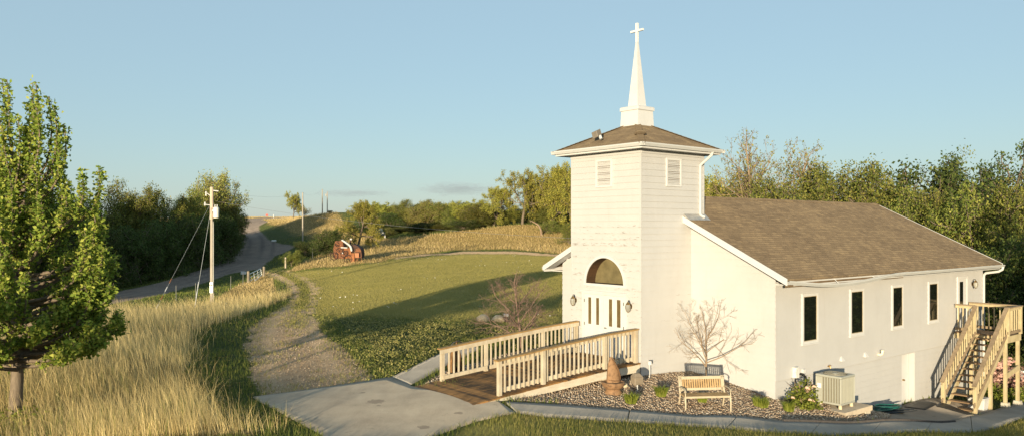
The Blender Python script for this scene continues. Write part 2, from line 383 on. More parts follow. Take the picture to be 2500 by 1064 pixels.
# ------------------------------------------------------------------ materials for built things
def paint_mat(name, c=(.475, .47, .465), peel=False, blocks=False):
    t = NT(name); v = t.coord('Object'); n = t.noise(v, 1.2, 5, .65); n2 = t.noise(v, 14, 4, .6)
    b = t.ramp(n, [(.3, tuple(x * .93 for x in c)), (.6, c)])
    b = t.mix(.10, b, t.ramp(n2, [(.35, (.5, .46, .4)), (.6, c)])); st_ = t.noise(t.coord('Object', (3, 3, .35)), 1.6, 6, .7); b = t.mix(t.math('MULTIPLY', t.ramp(st_, [(.54, (0, 0, 0)), (.72, (1, 1, 1))]), .08), b, (.27, .23, .18))
    sx = t.n('ShaderNodeSeparateXYZ'); t.l(v, sx.inputs[0])
    if peel:
        sv_ = t.coord('Object', (1, 1.6, 9)); pn = t.noise(sv_, 3.2, 8, .72, .4); pb = t.noise(t.coord('Object', (.2, .5, 5.1)), 1.0, 2, .5)
        zf = t.n('ShaderNodeMapRange'); zf.inputs[1].default_value = 6.2; zf.inputs[2].default_value = 4.6; t.l(sx.outputs[2], zf.inputs[0])
        k = t.math('ADD', pn, t.math('MULTIPLY', t.math('SUBTRACT', pb, .5), .28)); k = t.math('MULTIPLY', t.math('SMOOTH_MIN', zf.outputs[0], 1, .1), k)
        xm = t.math('LESS_THAN', sx.outputs[0], .03); k = t.math('MULTIPLY', k, t.math('ADD', t.math('MULTIPLY', xm, .12), .88))
        # paint flakes off along the lower edge of each board
        fr = t.math('FRACT', t.math('DIVIDE', t.math('SUBTRACT', sx.outputs[2], .0465), .1955)); lowe = t.math('SUBTRACT', 1, t.math('MULTIPLY', fr, 1.0))
        k = t.math('ADD', k, t.math('MULTIPLY', t.math('SUBTRACT', lowe, .5), .12))
        b = t.mix(t.math('MULTIPLY', t.ramp(k, [(.585, (0, 0, 0)), (.64, (1, 1, 1))]), .8), b, (.22, .185, .155))
    t.base(b); t.rough(.6); t.spec(.3)
    if blocks:
        br = t.n('ShaderNodeTexBrick'); br.inputs['Scale'].default_value = 1; br.inputs['Mortar Size'].default_value = .006; br.inputs['Brick Width'].default_value = .4; br.inputs['Row Height'].default_value = .2
        cb = t.n('ShaderNodeCombineXYZ'); t.l(sx.outputs[0], cb.inputs[0]); t.l(sx.outputs[2], cb.inputs[1]); t.l(cb.outputs[0], br.inputs['Vector'])
        t.bump(t.math('ADD', t.math('MULTIPLY', br.outputs['Fac'], -1), t.math('MULTIPLY', n2, .4)), .5, .01)
    else: t.bump(t.math('ADD', n2, n), .12, .01)
    return t.m
M_white = paint_mat('white_paint'); M_peel = paint_mat('peeling_white_paint', peel=True); M_block = paint_mat('white_block', blocks=True)
M_trim = simple('white_trim', (.56, .555, .545), .45, .06, 3, spec=.4)
M_gutter = simple('white_gutter', (.50, .50, .485), .35, .06, 3, spec=.5)
def shingle_mat(name, flat=False):
    t = NT(name); c = t.n('ShaderNodeTexCoord'); sx = t.n('ShaderNodeSeparateXYZ'); t.l(c.outputs['Object'], sx.inputs[0])
    row = t.math('MULTIPLY', sx.outputs[2], 2.27)                       # distance up the slope
    col_ = t.math('ADD', sx.outputs[0], t.math('MULTIPLY', sx.outputs[1], 1.0 if flat else 0.0))
    cb = t.n('ShaderNodeCombineXYZ'); t.l(col_, cb.inputs[0]); t.l(row, cb.inputs[1])
    br = t.n('ShaderNodeTexBrick', offset=.37, squash=1); br.inputs['Scale'].default_value = 1; br.inputs['Brick Width'].default_value = .30; br.inputs['Row Height'].default_value = .14; br.inputs['Mortar Size'].default_value = .008; br.inputs['Mortar Smooth'].default_value = .4
    br.inputs['Color1'].default_value = (.0, .0, .0, 1); br.inputs['Color2'].default_value = (1, 1, 1, 1); br.inputs['Mortar'].default_value = (0, 0, 0, 1); br.inputs['Bias'].default_value = 0
    t.l(cb.outputs[0], br.inputs['Vector'])
    big = t.noise(c.outputs['Object'], .45, 5, .6); fine = t.noise(c.outputs['Object'], 30, 3, .7); mid = t.noise(c.outputs['Object'], 2.6, 4, .6)
    k = t.math('ADD', t.math('MULTIPLY', big, .46), t.math('ADD', t.math('MULTIPLY', br.outputs['Color'], .22), t.math('MULTIPLY', mid, .34)))
    b = t.ramp(k, [(.25, (.058, .043, .030)), (.41, (.098, .073, .048)), (.56, (.138, .103, .066)), (.74, (.20, .15, .09))])
    rw = t.math('FRACT', t.math('DIVIDE', row, .14)); b = t.mix(t.ramp(rw, [(.0, (.62, .62, .62)), (.28, (.0, .0, .0))]), b, (.06, .045, .03)); b = t.mix(t.math('MULTIPLY', br.outputs['Fac'], .4), b, (.05, .038, .026)); b = t.mix(.25, b, t.ramp(fine, [(.35, (.03, .024, .018)), (.65, (.20, .155, .10))]))
    t.base(b); t.rough(.95); t.spec(.12); t.matte()
    saw = t.math('FRACT', t.math('DIVIDE', row, .14))
    t.bump(t.math('ADD', t.math('MULTIPLY', saw, -1), t.math('ADD', t.math('MULTIPLY', br.outputs['Color'], .5), t.math('MULTIPLY', fine, .6))), .6, .012)
    return t.m
M_shing = shingle_mat('nave_shingles'); M_shing2 = shingle_mat('tower_shingles', True)
def wood_mat(name, pale_tone, dark, sc=(3, 3, 3), bump=.25, k=9, lo=.34, hi=.66, isl=.15):
    t = NT(name); v = t.coord('Object', sc); n = t.noise(v, k, 6, .65, .5); n2 = t.noise(t.coord('Object'), 2.2, 4, .6)
    b = t.ramp(t.math('ADD', t.math('ADD', t.math('MULTIPLY', n, .6), t.math('MULTIPLY', n2, .4)), t.math('MULTIPLY', t.math('SUBTRACT', t.n('ShaderNodeNewGeometry').outputs['Random Per Island'], .5), isl)), [(lo, dark), (hi, pale_tone)])  # grain noise runs between the dark and the paler wood colour
    t.base(b); t.rough(.8); t.spec(.25); t.bump(n, bump, .006); return t.m
M_pine = wood_mat('pale_weathered_pine', (.53, .47, .365), (.36, .29, .195), (1, 1, .25))
M_cap = wood_mat('orange_stained_rail', (.40, .25, .10), (.20, .12, .05), (.6, 2, 2), .3)
M_rim = wood_mat('pale_rim_board', (.62, .56, .45), (.45, .38, .28), (.25, 1, 1.2))
M_deckb = wood_mat('wet_brown_deck', (.34, .175, .06), (.055, .034, .018), (.5, 1.2, 1), .35, 4, .38, .66, .22)
M_deckb2 = wood_mat('dry_brown_deck', (.30, .20, .115), (.12, .075, .042), (1, .4, 1), .3, 6)
M_yel = wood_mat('yellow_treated_pine', (.53, .45, .285), (.36, .285, .16), (1, 1, .3))
M_grayw = wood_mat('weathered_grey_rail', (.34, .255, .165), (.17, .125, .08), (.5, .5, .5), .35)
def glass_mat(name, c, r=.03, spec=.6):
    t = NT(name); t.base(t.ramp(t.noise(t.coord('Object'), 3, 3), [(.3, tuple(x * .6 for x in c)), (.7, c)])); t.rough(r); t.spec(spec)
    t.bump(t.noise(t.coord('Object'), .9, 2), .02, .02); return t.m
M_glass = glass_mat('dark_window_glass', (.010, .013, .010)); M_doorglass = glass_mat('amber_door_glass', (.16, .115, .05), .08, .5)
M_archglass = glass_mat('olive_arch_glass', (.20, .165, .085), .25, .35)
M_brass = simple('lamp_brass', (.42, .27, .10), .3, .3, 8, metal=.85)
M_clear = glass_mat('lantern_glass', (.42, .42, .38), .06, .7)
M_black = simple('black_iron', (.02, .02, .02), .5, .3, 8)
M_dark = simple('dark_shadow_gap', (.03, .027, .022), .9, .3)
M_brown = wood_mat('bare_brown_fascia', (.20, .14, .085), (.10, .07, .04), (.3, 1, 1))

# ------------------------------------------------------------------ the church
church = thing('church', 'white clapboard church with a square bell tower, white spire and brown shingle roofs', 'church', (C0[0], C0[1], 0), TH)
TW, NF, NB, NL, NR = 3.05, 2.4075, 17.54, 6.107, -3.061      # tower width, nave front / back, left / right wall
RZ, RU, PITCH = 5.633, 1.525, .491
SP = .1955
def sv(px, u=NR):
    k = (px - CX) / F; return (k * (C0[1] + CO * u) - (C0[0] - SI * u)) / (CO - SI * k)
def syz(py, v, u=NR): return CAMZ - (py - HY) / F * (C0[1] + CO * u + SI * v)
def clap(mb, org, d, nrm, z0, z1, span, holes=None, t=.021):
    """lapped boards: org 2d origin, d along, nrm outward; span(zlo,zhi)->(a,b); holes(zlo,zhi)->[(a,b)]"""
    z = z0; cuts = []
    while z < z1 - .01:
        zh = min(z + SP, z1); k = 10 if holes and holes(z, zh) else 1
        for i in range(k): cuts.append((z, zh, z + (zh - z) * i / k, z + (zh - z) * (i + 1) / k))
        z = zh
    for c0, c1, z, zh in cuts:
        a, b = span(z, zh); o0 = t + (.002 - t) * (z - c0) / (c1 - c0); o1 = t + (.002 - t) * (zh - c0) / (c1 - c0)
        if b > a + .01:
            seg = [(a, b)]
            for h in (holes(z, zh) if holes else []):
                ns = []
                for s in seg:
                    if h[1] <= s[0] or h[0] >= s[1]: ns.append(s)
                    else:
                        if h[0] > s[0]: ns.append((s[0], h[0]))
                        if h[1] < s[1]: ns.append((h[1], s[1]))
                seg = ns
            for s0, s1 in seg:
                P = lambda s, o, zz: (org[0] + d[0] * s + nrm[0] * o, org[1] + d[1] * s + nrm[1] * o, zz)
                mb.quad(P(s0, o0, z), P(s1, o0, z), P(s1, o1, zh), P(s0, o1, zh))
                if z == c0: mb.quad(P(s0, -.02, z), P(s1, -.02, z), P(s1, t, z), P(s0, t, z))
                mb.quad(P(s0, -.02, z), P(s0, o0, z), P(s0, o1, zh), P(s0, -.02, zh)); mb.quad(P(s1, o0, z), P(s1, -.02, z), P(s1, -.02, zh), P(s1, o1, zh))
AU, AR, AZ0 = 1.527, .84, 2.741                              # arch window centre, radius, sill
def arch_hole(z0, z1):
    z0 -= AZ0; z1 -= AZ0
    if z1 <= .001 or z0 >= AR - .001: return []
    zz = max((z0 + z1) / 2 if z1 - z0 < .1 else z0, 0); w = math.sqrt(max(AR * AR - zz * zz, 0)) + .012
    return [(AU - w, AU + w)]
zb = .0465 - 2 * SP
m = MB(); clap(m, (0, 0), (0, 1), (-1, 0), zb, 6.93, lambda a, b: (-.019, TW + .019), arch_hole)
clap(m, (0, 0), (1, 0), (0, -1), zb, 6.93, lambda a, b: (-.015, TW + .015)); clap(m, (0, TW), (1, 0), (0, 1), zb, 6.93, lambda a, b: (-.015, TW + .015)); clap(m, (TW, 0), (0, 1), (1, 0), 4.6, 6.93, lambda a, b: (-.017, TW + .017))
tw = m.build('tower_wall', M_peel, church); tw['label'] = 'tower wall with paint peeling off the boards'
m = MB()
for (a, b) in ((.012, .012), (.012, TW - .012), (TW - .012, .012), (TW - .012, TW - .012)): m.box(a - .03, a + .03, b - .03, b + .03, -.3, 6.93)
m.build('corner_board', M_white, church)
def gable(z0, z1):
    zz = max(z1 - .0, z0); top = RZ - .12
    if zz < 2.9: return (NR, NL)
    w = max((top - zz) / PITCH, 0); return (max(NR, RU - w), min(NL, RU + w))
m = MB(); clap(m, (NF, 0), (0, 1), (-1, 0), .0465 - 4 * SP, 5.4, gable); m.quad((NF + .02, NR, -1), (NF + .02, NL, -1), (NF + .02, NL, 3.2), (NF + .02, RU, 5.5), (NF + .02, NR, 3.2)); m.build('gable_wall', M_white, church)
m = MB(); clap(m, (0, NR), (1, 0), (0, -1), .0465, 2.95, lambda a, b: (NF - .012, NB), None, .017); m.build('side_wall', M_white, church)
m = MB(); clap(m, (0, NL), (1, 0), (0, 1), .0465, 2.95, lambda a, b: (NF, NB)); m.quad((NB, NR, -2.5), (NB, NL, -2.5), (NB, NL, 3.2), (NB, RU, 5.5), (NB, NR, 3.2)); m.build('rear_wall', M_white, church)
BD0, BD1 = sv(2202.6), sv(2234.6)                            # recessed basement door
m = MB(); y = NR + .02
m.quad((NF + .02, y, -2.6), (BD0, y, -2.6), (BD0, y, .05), (NF + .02, y, .05)).quad((BD1, y, -2.6), (NB, y, -2.6), (NB, y, .05), (BD1, y, .05)).quad((BD0, y, .0), (BD1, y, .0), (BD1, y, .05), (BD0, y, .05))
m.quad((BD0, y, -2.6), (BD0, y + .3, -2.6), (BD0, y + .3, .0), (BD0, y, .0)).quad((BD1, y, -2.6), (BD1, y + .3, -2.6), (BD1, y + .3, .0), (BD1, y, .0)).quad((BD0, y, 0), (BD1, y, 0), (BD1, y + .3, 0), (BD0, y + .3, 0))
m.quad((NF + .02, NR + .02, -2.6), (NF + .02, NL - .02, -2.6), (NF + .02, NL - .02, .05), (NF + .02, NR + .02, .05)).quad((NF, NL - .02, -2.6), (NB, NL - .02, -2.6), (NB, NL - .02, .05), (NF, NL - .02, .05))
m.build('foundation_wall', M_block, church)
bd = MB().box(BD0 + .04, BD1 - .04, NR + .245, NR + .29, -1.95, -.04).build('basement_door', M_trim, church)
kv = BD0 + .35; MB().box(kv - .12, kv + .05, NR + .238, NR + .25, -1.15, -.2).build('door_glass', glass_mat('basement_glass', (.45, .40, .33), .2), bd)
MB().tube([(kv + .22, NR + .245, -.98), (kv + .22, NR + .17, -.98)], .03, 8).build('door_knob', M_brass, bd)
MB().box(BD0 - .05, BD1 + .05, NR + .04, NR + .32, -2.05, -1.93).build('threshold', simple('old_sill', (.25, .21, .16), .9), bd)

# nave roof
def slope(u): return RZ - abs(u - RU) * PITCH
E0, E1, V0, V1 = NR - .633, NL + .633, NF - .4246, NB + .297
m = MB()
for e in (E0, E1):
    m.hexa([(V0, RU, RZ - .1), (V1, RU, RZ - .1), (V1, e, slope(e) - .07), (V0, e, slope(e) - .07)], [(V0, RU, RZ), (V1, RU, RZ), (V1, e, slope(e)), (V0, e, slope(e))])
rf = m.build('nave_roof', M_shing, church)
m = MB()
for k in range(64):
    v = V0 + (V1 - V0) * k / 64; w = (V1 - V0) / 64 + .03; h = .012 if k % 2 else .016
    m.hexa([(v, RU - .15, slope(RU - .15) + .004), (v + w, RU - .15, slope(RU - .15) + .002), (v + w, RU + .15, slope(RU - .15) + .002), (v, RU + .15, slope(RU - .15) + .004)], [(v, RU - .15, slope(RU - .15) + h), (v + w, RU - .15, slope(RU - .15) + h + .01), (v + w, RU, RZ + h + .018), (v, RU, RZ + h + .012)])
    m.hexa([(v, RU, RZ - .02), (v + w, RU, RZ - .02), (v + w, RU + .15, slope(RU + .15)), (v, RU + .15, slope(RU + .15))], [(v, RU, RZ + h + .012), (v + w, RU, RZ + h + .018), (v + w, RU + .15, slope(RU + .15) + h), (v, RU + .15, slope(RU + .15) + h)])
m.build('ridge_cap', M_shing, rf)
for e, s in ((E0, -1), (E1, 1)):                              # rake boards
    m = MB()
    for vv in (V0 - .02, V1 - .005):
        m = MB(); m.hexa([(vv, e + s * .01, slope(e) - .185), (vv + .03, e + s * .01, slope(e) - .185), (vv + .03, RU, RZ - .185), (vv, RU, RZ - .185)], [(vv, e + s * .01, slope(e) + .012), (vv + .03, e + s * .01, slope(e) + .012), (vv + .03, RU, RZ + .012), (vv, RU, RZ + .012)])
        m.build('rake_board', M_trim, church)
m = MB()
for e, s in ((E0, -1), (E1, 1)):                              # sloping soffit under the gable overhang, grooved
    n = 46
    for k in range(n):
        a = e + (RU - e) * k / n; b = e + (RU - e) * (k + .86) / n; c = e + (RU - e) * (k + 1) / n
        m.quad((V0 + .01, a, slope(a) - .16), (NF, a, slope(a) - .16), (NF, b, slope(b) - .16), (V0 + .01, b, slope(b) - .16)); m.quad((V0 + .01, b, slope(b) - .145), (NF, b, slope(b) - .145), (NF, c, slope(c) - .145), (V0 + .01, c, slope(c) - .145))
m.build('gable_soffit', M_trim, church)
m = MB()                                                      # eaves: level soffit and fascia
m.box(NF, V1 - .01, NR, E0 + .05, 2.86, 2.89).box(NF, V1 - .01, NL, E1 - .05, 2.86, 2.89)
m.box(V0 + .012, V1 - .02, E0 + .03, E0 + .055, 2.955, 3.04).box(V0 + .012, V1 - .02, E1 - .05, E1 - .02, 2.86, 3.0)
m.build('eave_soffit', M_trim, church)
MB().box(V0 + .03, 9.2, E0 + .056, E0 + .075, 2.83, 2.957).build('bare_fascia', M_brown, church)
def sag(v):
    t = max(0, min(1, (v - V0) / 6.6)); return -.185 * math.sin(PI * t ** .9) ** 1.3 if 0 < t < 1 else 0
def gutter(mb, pts, out, w=.11, h=.11):
    """trough swept through pts (outer edge), out = outward 2d"""
    prof = [(-w, 0), (-w, -h), (-.035, -h), (-.012, -h * .55), (0, -h * .35), (0, 0), (-.012, 0), (-.012, -h * .3), (-.04, -h + .01), (-w + .01, -h + .01), (-w + .01, 0)]
    b = len(mb.v); n = len(prof)
    for p in pts:
        for o, z in prof: mb.v.append((p[0] + out[0] * o, p[1] + out[1] * o, p[2] + z))
    for i in range(len(pts) - 1):
        for k in range(n): mb.f.append((b + i * n + k, b + i * n + (k + 1) % n, b + (i + 1) * n + (k + 1) % n, b + (i + 1) * n + k))
    mb.f.append(tuple(b + k for k in range(n))); mb.f.append(tuple(b + (len(pts) - 1) * n + k for k in range(n)))
m = MB(); vs = np.linspace(V0 - .01, V1 + .01, 60); gutter(m, [(v, E0 - .10, 3.035 + sag(v)) for v in vs], (0, -1))
g = m.build('side_gutter', M_gutter, church); g['label'] = 'gutter sagging away from the eave'
for v in (4.6, 6.9): MB().bar((v, E0 + .04, 3.0), (v + .05, E0 - .09, 3.03 + sag(v)), .02, .012).build('gutter_strap', M_gutter, g)
m = MB(); gutter(m, [(v, E1 + .08, 3.035) for v in (V0 - .01, V1)], (0, 1)); m.build('gutter', M_gutter, church)
m = MB(); m.tube([(17.72, E0 - .06, 2.95), (17.7, E0 - .04, 2.84), (17.58, E0 + .05, 2.76), (17.5, NR - .14, 2.68), (17.48, NR - .07, 2.60), (17.48, NR - .06, 2.5), (17.48, NR - .06, -1.9)], .052, 8)
m.build('downspout', M_gutter, church, True)
# tower roof
G = .497; ZE = 7.035
m = MB(); h0 = .30; zt = ZE + (TW / 2 + G - h0) * .495
c = RU; o = TW / 2 + G - .05
lo = [(c - o, c - o), (c + o, c - o), (c + o, c + o), (c - o, c + o)]; hi = [(c - h0, c - h0), (c + h0, c - h0), (c + h0, c + h0), (c - h0, c + h0)]
m.hexa([(*p, ZE - .03) for p in lo], [(*p, ZE - .005) for p in lo]); m.hexa([(*p, ZE - .005) for p in lo], [(*p, zt) for p in hi])
tr = m.build('tower_roof', M_shing2, church)
for p, q in zip(lo, hi):
    n = 16; m = MB()
    for k in range(n):
        a = Vector((*p, ZE)).lerp(Vector((*q, zt)), k / n); b = Vector((*p, ZE)).lerp(Vector((*q, zt)), (k + 1.15) / n)
        m.bar(a + Vector((0, 0, .012)), b + Vector((0, 0, .004)), .2, .018)
    m.build('hip_cap', M_shing2, tr)
m = MB(); m.blob((.33, .33, 7.45), (.19, .19, .085), .05, 12, 8); hv = m.build('roof_vent', M_shing2, tr, True)
m = MB()
for sx_, sy_ in ((-1, 0), (1, 0), (0, -1), (0, 1)):
    L = TW / 2 + G
    d = (sy_ and 1 or 0, sx_ and 1 or 0); n = 2
    gutter(m, [(c + sx_ * L + d[0] * s * L, c + sy_ * L + d[1] * s * L, 7.065) for s in (-1, 1)], (sx_, sy_))
m.build('tower_gutter', M_gutter, church)
m = MB(); f = TW / 2 + G - .115
for a, b in ((-1, 0), (1, 0), (0, -1), (0, 1)):
    if a: m.box(c + a * f, c + a * (f - .02), c - f, c + f, 6.90, 7.03)
    else: m.box(c - f + .021, c + f - .021, c + b * f, c + b * (f - .02), 6.90, 7.03)
f2 = f - .021
m.box(c - f2, c + f2, c - f2, -.001, 6.915, 6.93).box(c - f2, c + f2, TW + .001, c + f2, 6.915, 6.93).box(c - f2, -.001, 0, TW, 6.915, 6.93).box(TW + .001, c + f2, 0, TW, 6.915, 6.93)
m.build('tower_soffit', M_trim, church)
m = MB(); m.box(-.035, -.018, -.02, TW + .02, 6.80, 6.914).box(0, TW, -.035, -.018, 6.80, 6.914); m.build('frieze_board', M_white, church)
# steeple
def frus(m, h0, z0, h1, z1): return m.hexa([(c - h0, c - h0, z0), (c + h0, c - h0, z0), (c + h0, c + h0, z0), (c - h0, c + h0, z0)], [(c - h1, c - h1, z1), (c + h1, c - h1, z1), (c + h1, c + h1, z1), (c - h1, c + h1, z1)])
st = frus(MB(), .395, 7.70, .365, 8.38).build('steeple', M_trim, church)
m = MB(); frus(m, .405, 8.365, .405, 8.47); frus(m, .405, 8.471, .38, 8.50); m.build('ledge', M_trim, st, bevel=.008)
frus(MB(), .213, 8.495, .036, 10.66).build('spire', M_trim, st)
cr = MB().box(c - .036, c + .036, c - .04, c + .04, 10.655, 11.285).build('cross', simple('grey_white_cross', (.66, .65, .62), .5, .08), st)
MB().box(c - .03, c + .03, c - .27, c + .27, 11.0, 11.065).build('cross_arm', cr.data.materials[0], cr)
MB().hexa([(c - .5, c - .5, 7.79), (c + .5, c - .5, 7.79), (c + .5, c + .5, 7.79), (c - .5, c + .5, 7.79)], [(c - .40, c - .40, 7.86), (c + .4, c - .4, 7.86), (c + .4, c + .4, 7.86), (c - .4, c + .4, 7.86)]).build('flashing', M_shing2, st)
# floodlight on the tower roof
fl = MB(); fl.hexa([(-.13, 1.70, 7.42), (.10, 1.74, 7.50), (.10, 1.97, 7.45), (-.13, 1.93, 7.37)], [(-.18, 1.72, 7.62), (.03, 1.75, 7.70), (.03, 1.98, 7.65), (-.18, 1.95, 7.57)])
fo = fl.build('roof_floodlight', simple('taupe_metal', (.19, .165, .135), .5, .2), church, bevel=.01); MB().tube([(0, 1.68, 7.36), (.0, 1.74, 7.47)], .05, 8).build('bracket', M_trim, fo)
# tower downspout
m = MB(); m.tube([(2.95, -.43, 6.97), (2.93, -.42, 6.88), (2.84, -.12, 6.62), (2.806, -.06, 6.55), (2.806, -.055, 6.4), (2.806, -.055, 4.97), (2.83, -.09, 4.91), (2.9, -.16, 4.87)], .047, 8)
m.build('tower_downspout', M_gutter, church, True)
MB().hexa([(2.0, -.03, slope(0) + .005), (3.1, -.03, slope(0) + .005), (3.1, -.24, slope(-.24) + .006), (2.0, -.24, slope(-.24) + .006)], [(2.0, -.02, slope(0) + .09), (3.1, -.02, slope(0) + .09), (3.1, -.24, slope(-.24) + .012), (2.0, -.24, slope(-.24) + .012)]).build('roof_flashing', simple('grey_flashing', (.45, .43, .40), .4, .2, metal=.5), church)
# louvre vents
def louvre(front, a, b, z0, z1):
    P = (lambda s, o, z: (-o, s, z)) if front else (lambda s, o, z: (s, -o, z))
    def bx(m, s0, s1, o0, o1, za, zb_): m.hexa([P(s0, o0, za), P(s1, o0, za), P(s1, o1, za), P(s0, o1, za)], [P(s0, o0, zb_), P(s1, o0, zb_), P(s1, o1, zb_), P(s0, o1, zb_)])
    m = MB(); w = .06
    bx(m, a - w, a, .01, .05, z0 - w, z1 + w); bx(m, b, b + w, .01, .05, z0 - w, z1 + w); bx(m, a, b, .01, .048, z0 - w, z0); bx(m, a, b, .01, .048, z1, z1 + w)
    fr = m.build('louvre_vent', M_trim, church); m = MB(); bx(m, a, b, .004, .012, z0, z1); m.build('vent_backing', simple('vent_dark', (.22, .19, .17), .9), fr)
    m = MB(); n = 15; h = (z1 - z0) / n
    for k in range(n):
        z = z0 + k * h
        m.hexa([P(a, .042, z + .006), P(b, .042, z + .006), P(b, .014, z + h * .72), P(a, .014, z + h * .72)], [P(a, .044, z + .014), P(b, .044, z + .014), P(b, .014, z + h * .8), P(a, .014, z + h * .8)])
    m.build('slat', M_trim, fr)
louvre(True, 1.231, 1.828, 5.87, 6.63); louvre(False, 1.205, 1.82, 5.88, 6.64)
# arch window with a deep reveal
m = MB(); n = 28
pts = [(AU + AR * math.cos(PI * k / n), AZ0 + AR * math.sin(PI * k / n)) for k in range(n + 1)]
for (r0, r1, o0, o1) in ((AR - .008, AR + .075, -.034, -.005),):
    for k in range(n):
        a0, a1 = PI * k / n, PI * (k + 1) / n
        q = [(AU + r * math.cos(t), AZ0 + r * math.sin(t)) for t, r in ((a0, r0), (a0, r1), (a1, r1), (a1, r0))]
        m.hexa([(o0, x, z) for x, z in q], [(o1, x, z) for x, z in q])
m.box(-.035, -.004, AU - AR - .085, AU + AR + .085, AZ0 - .075, AZ0 + .0)
af = m.build('arch_window', M_trim, church)
m = MB()
for k in range(n): m.quad((-.006, *pts[k]), (-.006, *pts[k + 1]), (.43, *pts[k + 1]), (.43, *pts[k]))
m.quad((-.006, *pts[0]), (-.006, *pts[-1]), (.43, *pts[-1]), (.43, *pts[0])); m.build('reveal', wood_mat('stained_brown_reveal', (.085, .045, .022), (.03, .02, .012)), af)
m = MB(); m.f.append(tuple(range(n + 1))); m.v = [(.42, *p) for p in pts]; m.build('arch_pane', M_archglass, af)
# front doors
m = MB(); D0, D1, DZ0, DZ1 = .66, 2.42, .45, 2.40
m.box(-.045, -.004, D0 - .09, D0 - .004, DZ0, DZ1 + .0).box(-.045, -.004, D1 + .004, D1 + .09, DZ0, DZ1).box(-.05, -.004, D0 - .09, D1 + .09, DZ1 + .003, DZ1 + .075).box(-.10, -.004, D0 - .13, D1 + .13, DZ1 + .077, DZ1 + .105)
fd = m.build('door_frame', M_trim, church)
for nm, a, b, gl in (('entrance_door', 1.543, D1 - .002, ((1.730, 1.864), (2.085, 2.222))), ('entrance_door', D0 + .002, 1.537, ((.797, .954), (1.153, 1.30)))):
    d = MB().box(-.035, -.02, a, b, DZ0 + .02, DZ1 - .01).build(nm, M_trim, church)
    for s0, s1 in gl:
        MB().box(-.041, -.034, s0, s1, 1.425, 2.285).build('door_pane', M_doorglass, d)
        m = MB(); w = .028
        m.box(-.048, -.034, s0 - w, s0, 1.425 - w, 2.285 + w).box(-.048, -.034, s1, s1 + w, 1.425 - w, 2.285 + w).box(-.047, -.034, s0, s1, 1.425 - w, 1.425).box(-.047, -.034, s0, s1, 2.285, 2.285 + w)
        m.box(-.043, -.034, s0 - .02, s1 + .02, .62, 1.3); m.build('door_moulding', M_trim, d)
    hx = 1.60 if a > 1.5 else 1.475
    if a < 1.5: MB().tube([(-.036, hx, 1.36), (-.075, hx, 1.36), (-.08, hx - .09, 1.36)], .014, 8).build('door_handle', M_black, d)
    hz = D1 - .01 if a > 1.5 else D0 + .01
    for z in (.75, 1.42, 2.17): MB().box(-.05, -.03, hz - .012, hz + .012, z - .05, z + .05).build('hinge', simple('hinge_steel', (.16, .15, .13), .4, metal=.7), d)
# wall lanterns
def lantern(x, y, z, nx, ny):
    """carriage lamp on a wall: position on the wall, outward normal"""
    def Q(o, s, h): return (x + nx * o - ny * s, y + ny * o + nx * s, z + h)
    b = MB(); b.lathe([(.045, -.07), (.055, 0), (.045, .07)], (0, 0, 0), 10)
    b.v = [Q(.015 + .012 * (1 if abs(p[1]) < .03 else 0), p[0] * 1.0, p[2] - .02) for p in b.v]
    root = b.build('wall_lantern', M_brass, church, True)
    MB().tube([Q(.02, 0, .0), Q(.06, 0, .10), Q(.10, 0, .17), Q(.14, 0, .17), Q(.15, 0, .12)], .011, 8).build('lamp_arm', M_black, root, True)
    MB().lathe([(.012, .13), (.03, .115), (.05, .075), (.072, .06), (.068, .045)], Q(.15, 0, 0), 12).build('lamp_cap', M_brass, root, True)
    MB().lathe([(.066, .045), (.085, -.02), (.078, -.09), (.05, -.165), (.02, -.175)], Q(.15, 0, 0), 8).build('lamp_glass', M_clear, root)
    m = MB()
    for k in range(8):
        a = PI / 4 * k + PI / 8; p = Q(.15, 0, 0)
        m.tube([(p[0] + r * math.cos(a), p[1] + r * math.sin(a), p[2] + h) for r, h in ((.068, .045), (.088, -.02), (.081, -.09), (.053, -.165))], .004, 4)
    m.lathe([(.05, -.165), (.03, -.185), (.01, -.20)], Q(.15, 0, 0), 8); m.build('lamp_cage', M_brass, root)
lantern(-.012, 2.83, 2.16, -1, 0); lantern(-.012, .38, 2.14, -1, 0); lantern(16.4, NR - .012, 2.30, 0, -1)
# side windows
def window(a, b, z0, z1):
    w, y = .085, NR
    m = MB(); m.box(a - w, a, y - .045, y - .003, z0 - w, z1 + w).box(b, b + w, y - .045, y - .003, z0 - w, z1 + w).box(a, b, y - .043, y - .003, z1, z1 + w).box(a, b, y - .043, y - .003, z0 - w, z0)
    f = m.build('window', M_trim, church); MB().box(a - w - .015, b + w + .015, y - .062, y - .003, z0 - w - .03, z0 - w - .002).build('sill', M_trim, f)
    MB().quad((a, y - .026, z0), (b, y - .026, z0), (b, y - .026, z1), (a, y - .026, z1)).build('pane', M_glass, f)
    m = MB(); s = .018; m.box(a, a + s, y - .036, y - .0255, z0, z1).box(b - s, b, y - .036, y - .0255, z0, z1).box(a + s, b - s, y - .035, y - .0255, z0, z0 + s).box(a + s, b - s, y - .035, y - .0255, z1 - s, z1); m.build('sash', simple('tan_sash', (.35, .28, .17), .5), f)
for a, b in ((3.867, 4.613), (6.740, 7.485), (9.628, 10.324), (12.501, 13.186)): window(a, b, 1.074, 2.44)
# upper side door
y = NR; d = MB().box(15.10, 15.86, y - .03, y - .003, .5, 2.52).build('side_door', M_trim, church)
m = MB(); m.box(14.99, 15.095, y - .05, y - .003, .5, 2.61).box(15.865, 15.96, y - .05, y - .003, .5, 2.61).box(15.10, 15.86, y - .049, y - .003, 2.525, 2.61); m.build('door_frame', M_trim, d)
MB().quad((15.20, y - .034, 1.5), (15.52, y - .034, 1.5), (15.52, y - .034, 2.41), (15.20, y - .034, 2.41)).build('door_pane', M_glass, d)
